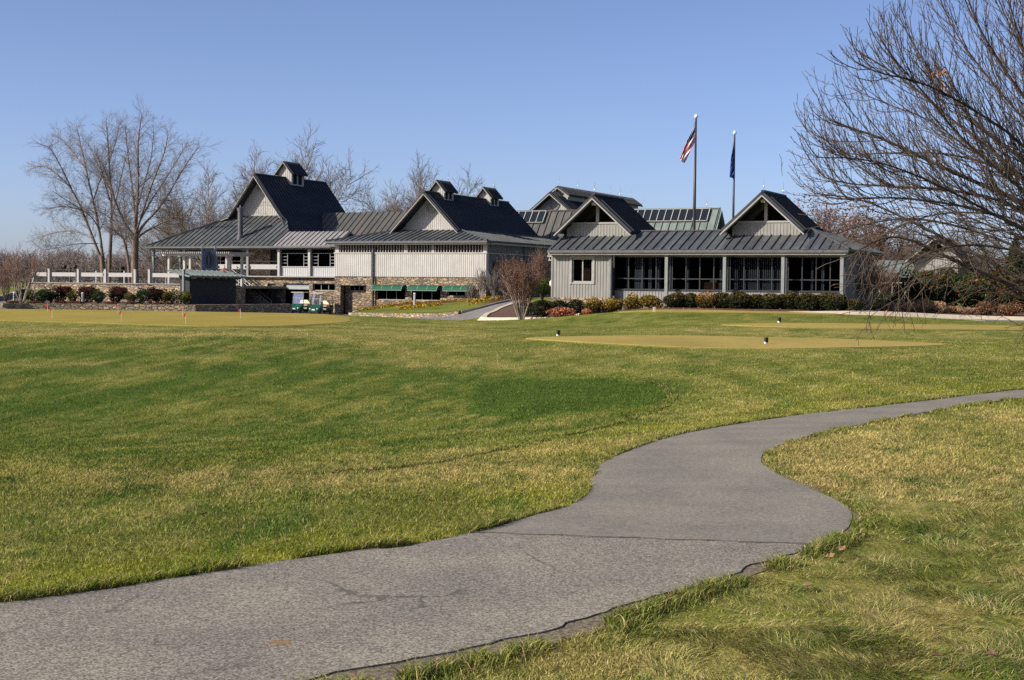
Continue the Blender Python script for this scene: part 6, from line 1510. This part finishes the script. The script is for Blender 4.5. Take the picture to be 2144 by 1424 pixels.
# ------------------------------------------------------------------ golf carts
def golf_cart(label, px, Y, yaw, name='golf_cart'):
    """Front of the cart looks along -y; built at the origin, wheels on z = 0."""
    p = at(px, 650, Y); t = thing(name, label, 'golf cart', (p.x, p.y, G(p.x, p.y)+.02), yaw)
    W = .58
    def sec(y, w, z0, z1, r=.09):
        out = []
        for cx, cz, a0 in ((w-r, z1-r, 0), (-(w-r), z1-r, 90), (-(w-r), z0+r*.5, 180), (w-r, z0+r*.5, 270)):
            for k in range(4):
                a = rad(a0+k*30); rr = r if a0 < 180 else r*.5; out.append((cx+rr*math.cos(a), y, cz+rr*math.sin(a)))
        return out
    b_ = MB(); b_.loft([sec(-1.18, .40, .34, .50), sec(-1.10, .52, .30, .60), sec(-.95, .575, .28, .72), sec(-.78, .58, .27, .82), sec(-.62, .565, .27, .90), sec(-.55, .54, .27, .92)]); b_.build('cowl', M('cart_green'), t, smooth=False)
    b_ = MB(); b_.box(-.56, .56, -.545, .10, .26, .33); b_.box(-.57, -.53, -.54, .9, .24, .36); b_.box(.53, .57, -.54, .9, .24, .36); b_.build('floor', M('rubber'), t)
    b_ = MB(); b_.loft([sec(.02, .55, .27, .62), sec(.1, .58, .25, .66), sec(.62, .585, .25, .70), sec(1.0, .57, .3, .70), sec(1.16, .50, .38, .66)]); b_.build('body', M('cart_green'), t)
    b_ = MB(); b_.box(-.53, .53, .0, .5, .705, .84); b_.build('seat', M('cart_beige'), t, bevel=.05)
    b_ = MB(); b_.add([(-.53,.46,.90),(.53,.46,.90),(.53,.58,.90),(-.53,.58,.90),(-.50,.56,1.22),(.50,.56,1.22),(.50,.66,1.22),(-.50,.66,1.22)], [(0,3,2,1),(4,5,6,7),(0,1,5,4),(1,2,6,5),(2,3,7,6),(3,0,4,7)]); b_.build('backrest', M('cart_beige'), t, bevel=.045)
    b_ = MB(); b_.box(-.5, .5, -.02, .02, .42, .60); b_.build('seat_skirt', M('cart_beige'), t, bevel=.012)
    b_ = MB(); b_.box(-.58, .58, -.72, .98, 1.80, 1.85); r_ = b_.build('roof', M('cart_roof'), t, bevel=.022)
    for x in (-.52, .52):
        b_ = MB(); b_.bar((x, -.60, .88), (x, -.50, 1.80), .035); b_.build('strut', M('rubber'), t)
        b_ = MB(); b_.bar((x, .92, .66), (x, .86, 1.80), .035); b_.build('strut', M('rubber'), t)
    b_ = MB(); b_.add([(-.50,-.60,.90),(.50,-.60,.90),(.50,-.50,1.79),(-.50,-.50,1.79),(-.50,-.59,.90),(.50,-.59,.90),(.50,-.49,1.79),(-.50,-.49,1.79)], [(0,1,2,3),(7,6,5,4),(0,4,5,1),(1,5,6,2),(2,6,7,3),(3,7,4,0)]); w_ = b_.build('windshield', M('screen_glass'), t)
    b_ = MB(); b_.bar((-.49, -.557, 1.36), (.49, -.557, 1.36), .03); b_.build('hinge_bar', M('hub_grey'), w_)
    b_ = MB(); b_.box(-.14, .14, -1.185, -1.15, .44, .54); b_.build('number_plate', M('tag_white'), t)
    for x in (-.33, .33):
        b_ = MB(); b_.lathe((x, -1.10, .56), [(.02, .05), (.055, .03), (.06, 0), (.055, -.05), (.02, -.06)], 10, 'y'); b_.build('headlight', M('tag_white'), t)
    b_ = MB(); b_.box(-.46, .46, -1.24, -1.10, .25, .335); b_.build('bumper', M('rubber'), t, bevel=.02)
    b_ = MB(); b_.bar((-.25, -.52, .82), (-.25, -.22, 1.02), .04)
    for k in range(14):
        a0, a1 = 2*PI*k/14, 2*PI*(k+1)/14; c = Vector((-.25, -.20, 1.03)); ux, uy = Vector((1, 0, 0)), Vector((0, .55, .83))
        b_.bar(c+ux*.17*math.cos(a0)+uy*.17*math.sin(a0), c+ux*.17*math.cos(a1)+uy*.17*math.sin(a1), .028)
    b_.bar((-.42, -.2, 1.03), (-.08, -.2, 1.03), .025); b_.build('steering_wheel', M('rubber'), t)
    for x in (-1, 1):
        for y in (-.80, .78):
            b_ = MB(); b_.lathe((x*.50, y, .23), [(.13, -.09), (.21, -.085), (.23, -.05), (.23, .05), (.21, .085), (.13, .09)], 18, 'x'); w_ = b_.build('wheel', M('rubber'), t)
            b_ = MB(); b_.lathe((x*.50+x*.07, y, .23), [(.125, -.03), (.125, .025), (.09, .03), (.04, .015), (.035, .035), (.01, .037)] if x > 0 else [(.01, -.037), (.035, -.035), (.04, -.015), (.09, -.03), (.125, -.025), (.125, .03)], 14, 'x'); b_.build('rim', M('hub_grey'), w_)
    b_ = MB(); b_.box(-.42, .42, 1.02, 1.22, .62, .86); b_.bar((-.5, 1.0, .9), (-.5, 1.2, 1.25), .03); b_.bar((.5, 1.0, .9), (.5, 1.2, 1.25), .03); b_.bar((-.5, 1.2, 1.25), (.5, 1.2, 1.25), .03); b_.build('bag_well', M('rubber'), t, bevel=.01)
    return t
golf_cart('green golf cart with beige seats standing in the open garage doorway', 632, 117.2, -rad(24))
golf_cart('green golf cart with beige seats parked against the stone wall beside the doorway', 672, 116.6, -rad(24))
# ------------------------------------------------------------------ flags, markers, lamps
def cloth(name, hoist0, hoist1, fly0, fly1, mat_of, mats, parent, amp=.10, nu=26, nv=13, folds=3.0):
    V, F, MI = [], [], []
    A, B_, C_, D_ = (Vector(q) for q in (hoist0, hoist1, fly0, fly1))
    for i in range(nu+1):
        s = i/nu
        for j in range(nv+1):
            t_ = j/nv; p = (A.lerp(B_, t_)).lerp(C_.lerp(D_, t_), s)
            p += Vector((.25, 1, 0))*amp*min(1, s*3)*math.sin(2*PI*(folds*t_*.8+s*.9))+Vector((1, 0, 0))*amp*.5*min(1, s*2)*math.sin(2*PI*(folds*t_+.3)); V.append(p)
    for i in range(nu):
        for j in range(nv): F.append((i*(nv+1)+j, i*(nv+1)+j+1, (i+1)*(nv+1)+j+1, (i+1)*(nv+1)+j)); MI.append(mat_of(i/nu, j))
    o = mesh_obj(name, V, F, mats, parent, True); o.data.polygons.foreach_set('material_index', MI)
    uv = o.data.uv_layers.new(name='uv')
    for poly in o.data.polygons:
        for li in poly.loop_indices:
            vi = o.data.loops[li].vertex_index; uv.data[li].uv = ((vi//(nv+1))/nu, (vi % (nv+1))/nv)
    return o
m, t, b, o = node_mat('flag_canton')
tc = t.nodes.new('ShaderNodeTexCoord'); mp = t.nodes.new('ShaderNodeMapping'); mp.inputs['Scale'].default_value = (14, 10.5, 1); t.links.new(tc.outputs['UV'], mp.inputs[0])
fr = t.nodes.new('ShaderNodeVectorMath'); fr.operation = 'FRACTION'; t.links.new(mp.outputs[0], fr.inputs[0]); ds = t.nodes.new('ShaderNodeVectorMath'); ds.operation = 'DISTANCE'; ds.inputs[1].default_value = (.5, .5, 0)
sm = t.nodes.new('ShaderNodeVectorMath'); sm.operation = 'MULTIPLY'; sm.inputs[1].default_value = (1, 1, 0); t.links.new(fr.outputs[0], sm.inputs[0]); t.links.new(sm.outputs[0], ds.inputs[0])
t.links.new(ramp(t, ds.outputs['Value'], [(.24, (.72, .72, .72)), (.28, (.012, .02, .10))], 'LINEAR'), b.inputs['Base Color']); b.inputs['Roughness'].default_value = .8
def flagpole(label, flabel, px_t, py_t, px_b, py_b, Y, r):
    top = at(px_t, py_t, Y); low = at(px_b, py_b, Y); d = (top-low); base = low-d*((low.z-G(low.x, low.y))/d.z)
    t = thing('flagpole', label, 'flagpole', base)
    o_ = top-base
    tubes('pole', [([Vector((0, 0, -.3)), o_*.5, o_], [r, r*.85, r*.45])], M('pole_bronze'), t, 12)
    b_ = MB(); b_.lathe(o_+Vector((0, 0, .1)), [(.02, -.14), (.10, -.09), (.14, 0), (.10, .09), (.02, .14)], 12); b_.build('finial', M('glass_ball'), t, smooth=True)
    b_ = MB(); b_.lathe((0, 0, 0), [(r*2.2, 0), (r*2.2, .08), (r*1.3, .22), (r*1.2, .3)], 14); b_.build('base', M('pole_bronze'), t)
    return base
YF = 95.0
bs = flagpole('taller dark flagpole rising behind the golf shop roof', '', 1457.5, 247, 1453, 486, YF, .12)
A = at(1456, 254, YF); fl = thing('flag', 'limp striped red and white flag with a blue starred corner', 'flag', A)
rel = lambda px, py: at(px, py, YF)-A
cloth('cloth', rel(1455.6, 254), rel(1455, 297), rel(1423, 332), rel(1431, 341), lambda s, j: 2 if (s < .42 and j < 7) else j % 2, [M('flag_red'), M('flag_white'), M('flag_canton')], fl, .12)
YF = 100.0
flagpole('shorter dark flagpole between the hall end and the right porch gable', '', 1538.5, 281, 1535, 465, YF, .10)
A = at(1537, 288, YF); fl = thing('flag', 'plain blue flag hanging limp in narrow folds along its pole', 'flag', A)
cloth('cloth', rel(1537, 284), rel(1536, 345), rel(1528, 370), rel(1533, 373), lambda s, j: 0, [M('state_blue')], fl, .16, folds=4)
def green_flag(px, pyb, pyt, label, k):
    x, y = hit(px, pyb); z = G(x, y); H = hgt(pyt, y, px)-z
    t = thing('practice_flag', label, 'golf flag', (x, y, z), 0, 'practice flags on the putting green')
    b_ = MB(); b_.lathe((0, 0, 0), [(.008, 0), (.008, H)], 7); b_.build('stick', M('tag_white'), t)
    b_ = MB(); w = .15; b_.prism([(.01, 0, H), (.01, 0, H-.14), (-w*.6, .03, H-.18), (-w*.7, .02, H-.10), (-w*.35, -.02, H-.03)], (0, .012, 0)); b_.build('pennant', M('flag_red'), t)
    b_ = MB(); b_.lathe((0, 0, .004), [(.054, 0), (.054, .004)], 14); b_.build('cup', M('marker_black'), t)
for k, (px, pyb, pyt, l) in enumerate(((99.5,654.5,635,'red practice flag at the back of the green below the corner shrub'),(109,668,643.5,'red practice flag closest to the end of the green, in front'),(247,656,638,'red practice flag at the back of the green in front of the garden wall'),(254,674,650,'red practice flag in front of the two at mid green'),(382.5,664,643,'red practice flag at the back, in front of the olive-gold shrub'),(389,680,655,'red practice flag nearest the front edge of the green'),(503.5,668,646,'red practice flag standing alone before the shaded stairs'))):
    green_flag(px, pyb, pyt, l, k)
def tee_marker(px, py, label, s=1.0):
    x, y = hit(px, py); t = thing('tee_marker', label, 'tee marker', (x, y, G(x, y)+.04), rad(20), 'tee markers on the tee boxes')
    b_ = MB(); b_.lathe((0, 0, 0), [(.05, 0), (.052, .02), (.05, .06)], 12); b_.build('collar', M('tag_white'), t)
    b_ = MB(); b_.box(-.035, .065, -.055, .045, .03, .19); b_.build('block', M('marker_black'), t, bevel=.02)
    t.scale = (s, s, s)
tee_marker(1168, 706, 'black and white tee marker at the narrow end of the front tee'); tee_marker(1603, 723, 'black and white tee marker near the middle of the front tee'); tee_marker(1631, 678, 'dark tee marker at the back edge of the middle tee', 1.25); tee_marker(1754, 657, 'dark tee marker on the rear tee near the pale kerb', 1.15)
x, y = hit(1370, 654); t = thing('yardage_post', 'small tan yardage post beside the golden shrubs', 'post', (x, y, G(x, y)))
b_ = MB(); b_.box(-.07, .07, -.05, .05, 0, .22); b_.build('post', M('kerb_concrete'), t, bevel=.015); b_ = MB(); b_.box(-.075, .075, -.055, .055, .225, .26); b_.build('cap', M('cart_beige'), t, bevel=.01)
def bollard(px, pyt, Y, z, label):
    p = at(px, 640, Y); H = hgt(pyt, Y, px)-z; t = thing('bollard_light', label, 'bollard light', (p.x, p.y, z), 0, 'bollard lights')
    b_ = MB(); b_.lathe((0, 0, 0), [(.085, 0), (.085, H-.16)], 14); b_.build('post', M('bollard_metal'), t)
    b_ = MB(); b_.lathe((0, 0, H-.158), [(.06, 0), (.06, .05), (.10, .055), (.10, .09), (.06, .14), (.01, .158)], 14); b_.build('cap', M('tag_white'), t)
bollard(173, 612, 99.5, BEDZ, 'grey bollard light on the garden wall bed'); bp = bank(2.05, .42); bollard(868, 613, bp.y, bp.z, 'grey bollard light standing among the yellow flowers')
x_, y_ = gpx(30, 103); bollard(30, 611, 103, G(x_, y_), 'grey bollard light beside the road at the wall end')
# double lamp post beyond the terrace
p = at(146, 600, 150); z = G(p.x, p.y); H = hgt(549, 150, 146)-z; t = thing('lamp_post', 'dark double-headed lamp post beyond the terrace railing', 'lamp post', (p.x, p.y, z))
tubes('pole', [([Vector((0, 0, 0)), Vector((0, 0, H))], [.09, .06])], M('pole_bronze'), t, 10)
for s in (-1, 1):
    tubes('arm', [([Vector((s*.55*math.sin(a), 0, H-.25+.35*math.sin(2*a))) for a in [PI/2*i/6 for i in range(7)]], [.035]*7)], M('pole_bronze'), t, 6)
    b_ = MB(); b_.lathe((s*.55, 0, H-.75), [(.05, .5), (.20, .38), (.24, .30), (.17, .05), (.05, 0)], 12); b_.build('lantern', M('pole_bronze'), t)
p = MS.w(1.4, 9.5, .7)
t = thing('stone_block', 'pale squared stone block at the top of the drive', 'stone', (p.x, p.y, p.z), RZ)
b_ = MB(); b_.box(-.5, .5, -.25, .25, -.2, .42); b_.build('block', M('kerb_concrete'), t, bevel=.03)
b_ = MB(); b_.box(-.54, .54, -.29, .29, .422, .48); b_.build('cap', M('kerb_concrete'), t, bevel=.012)
bpy.context.view_layer.update()
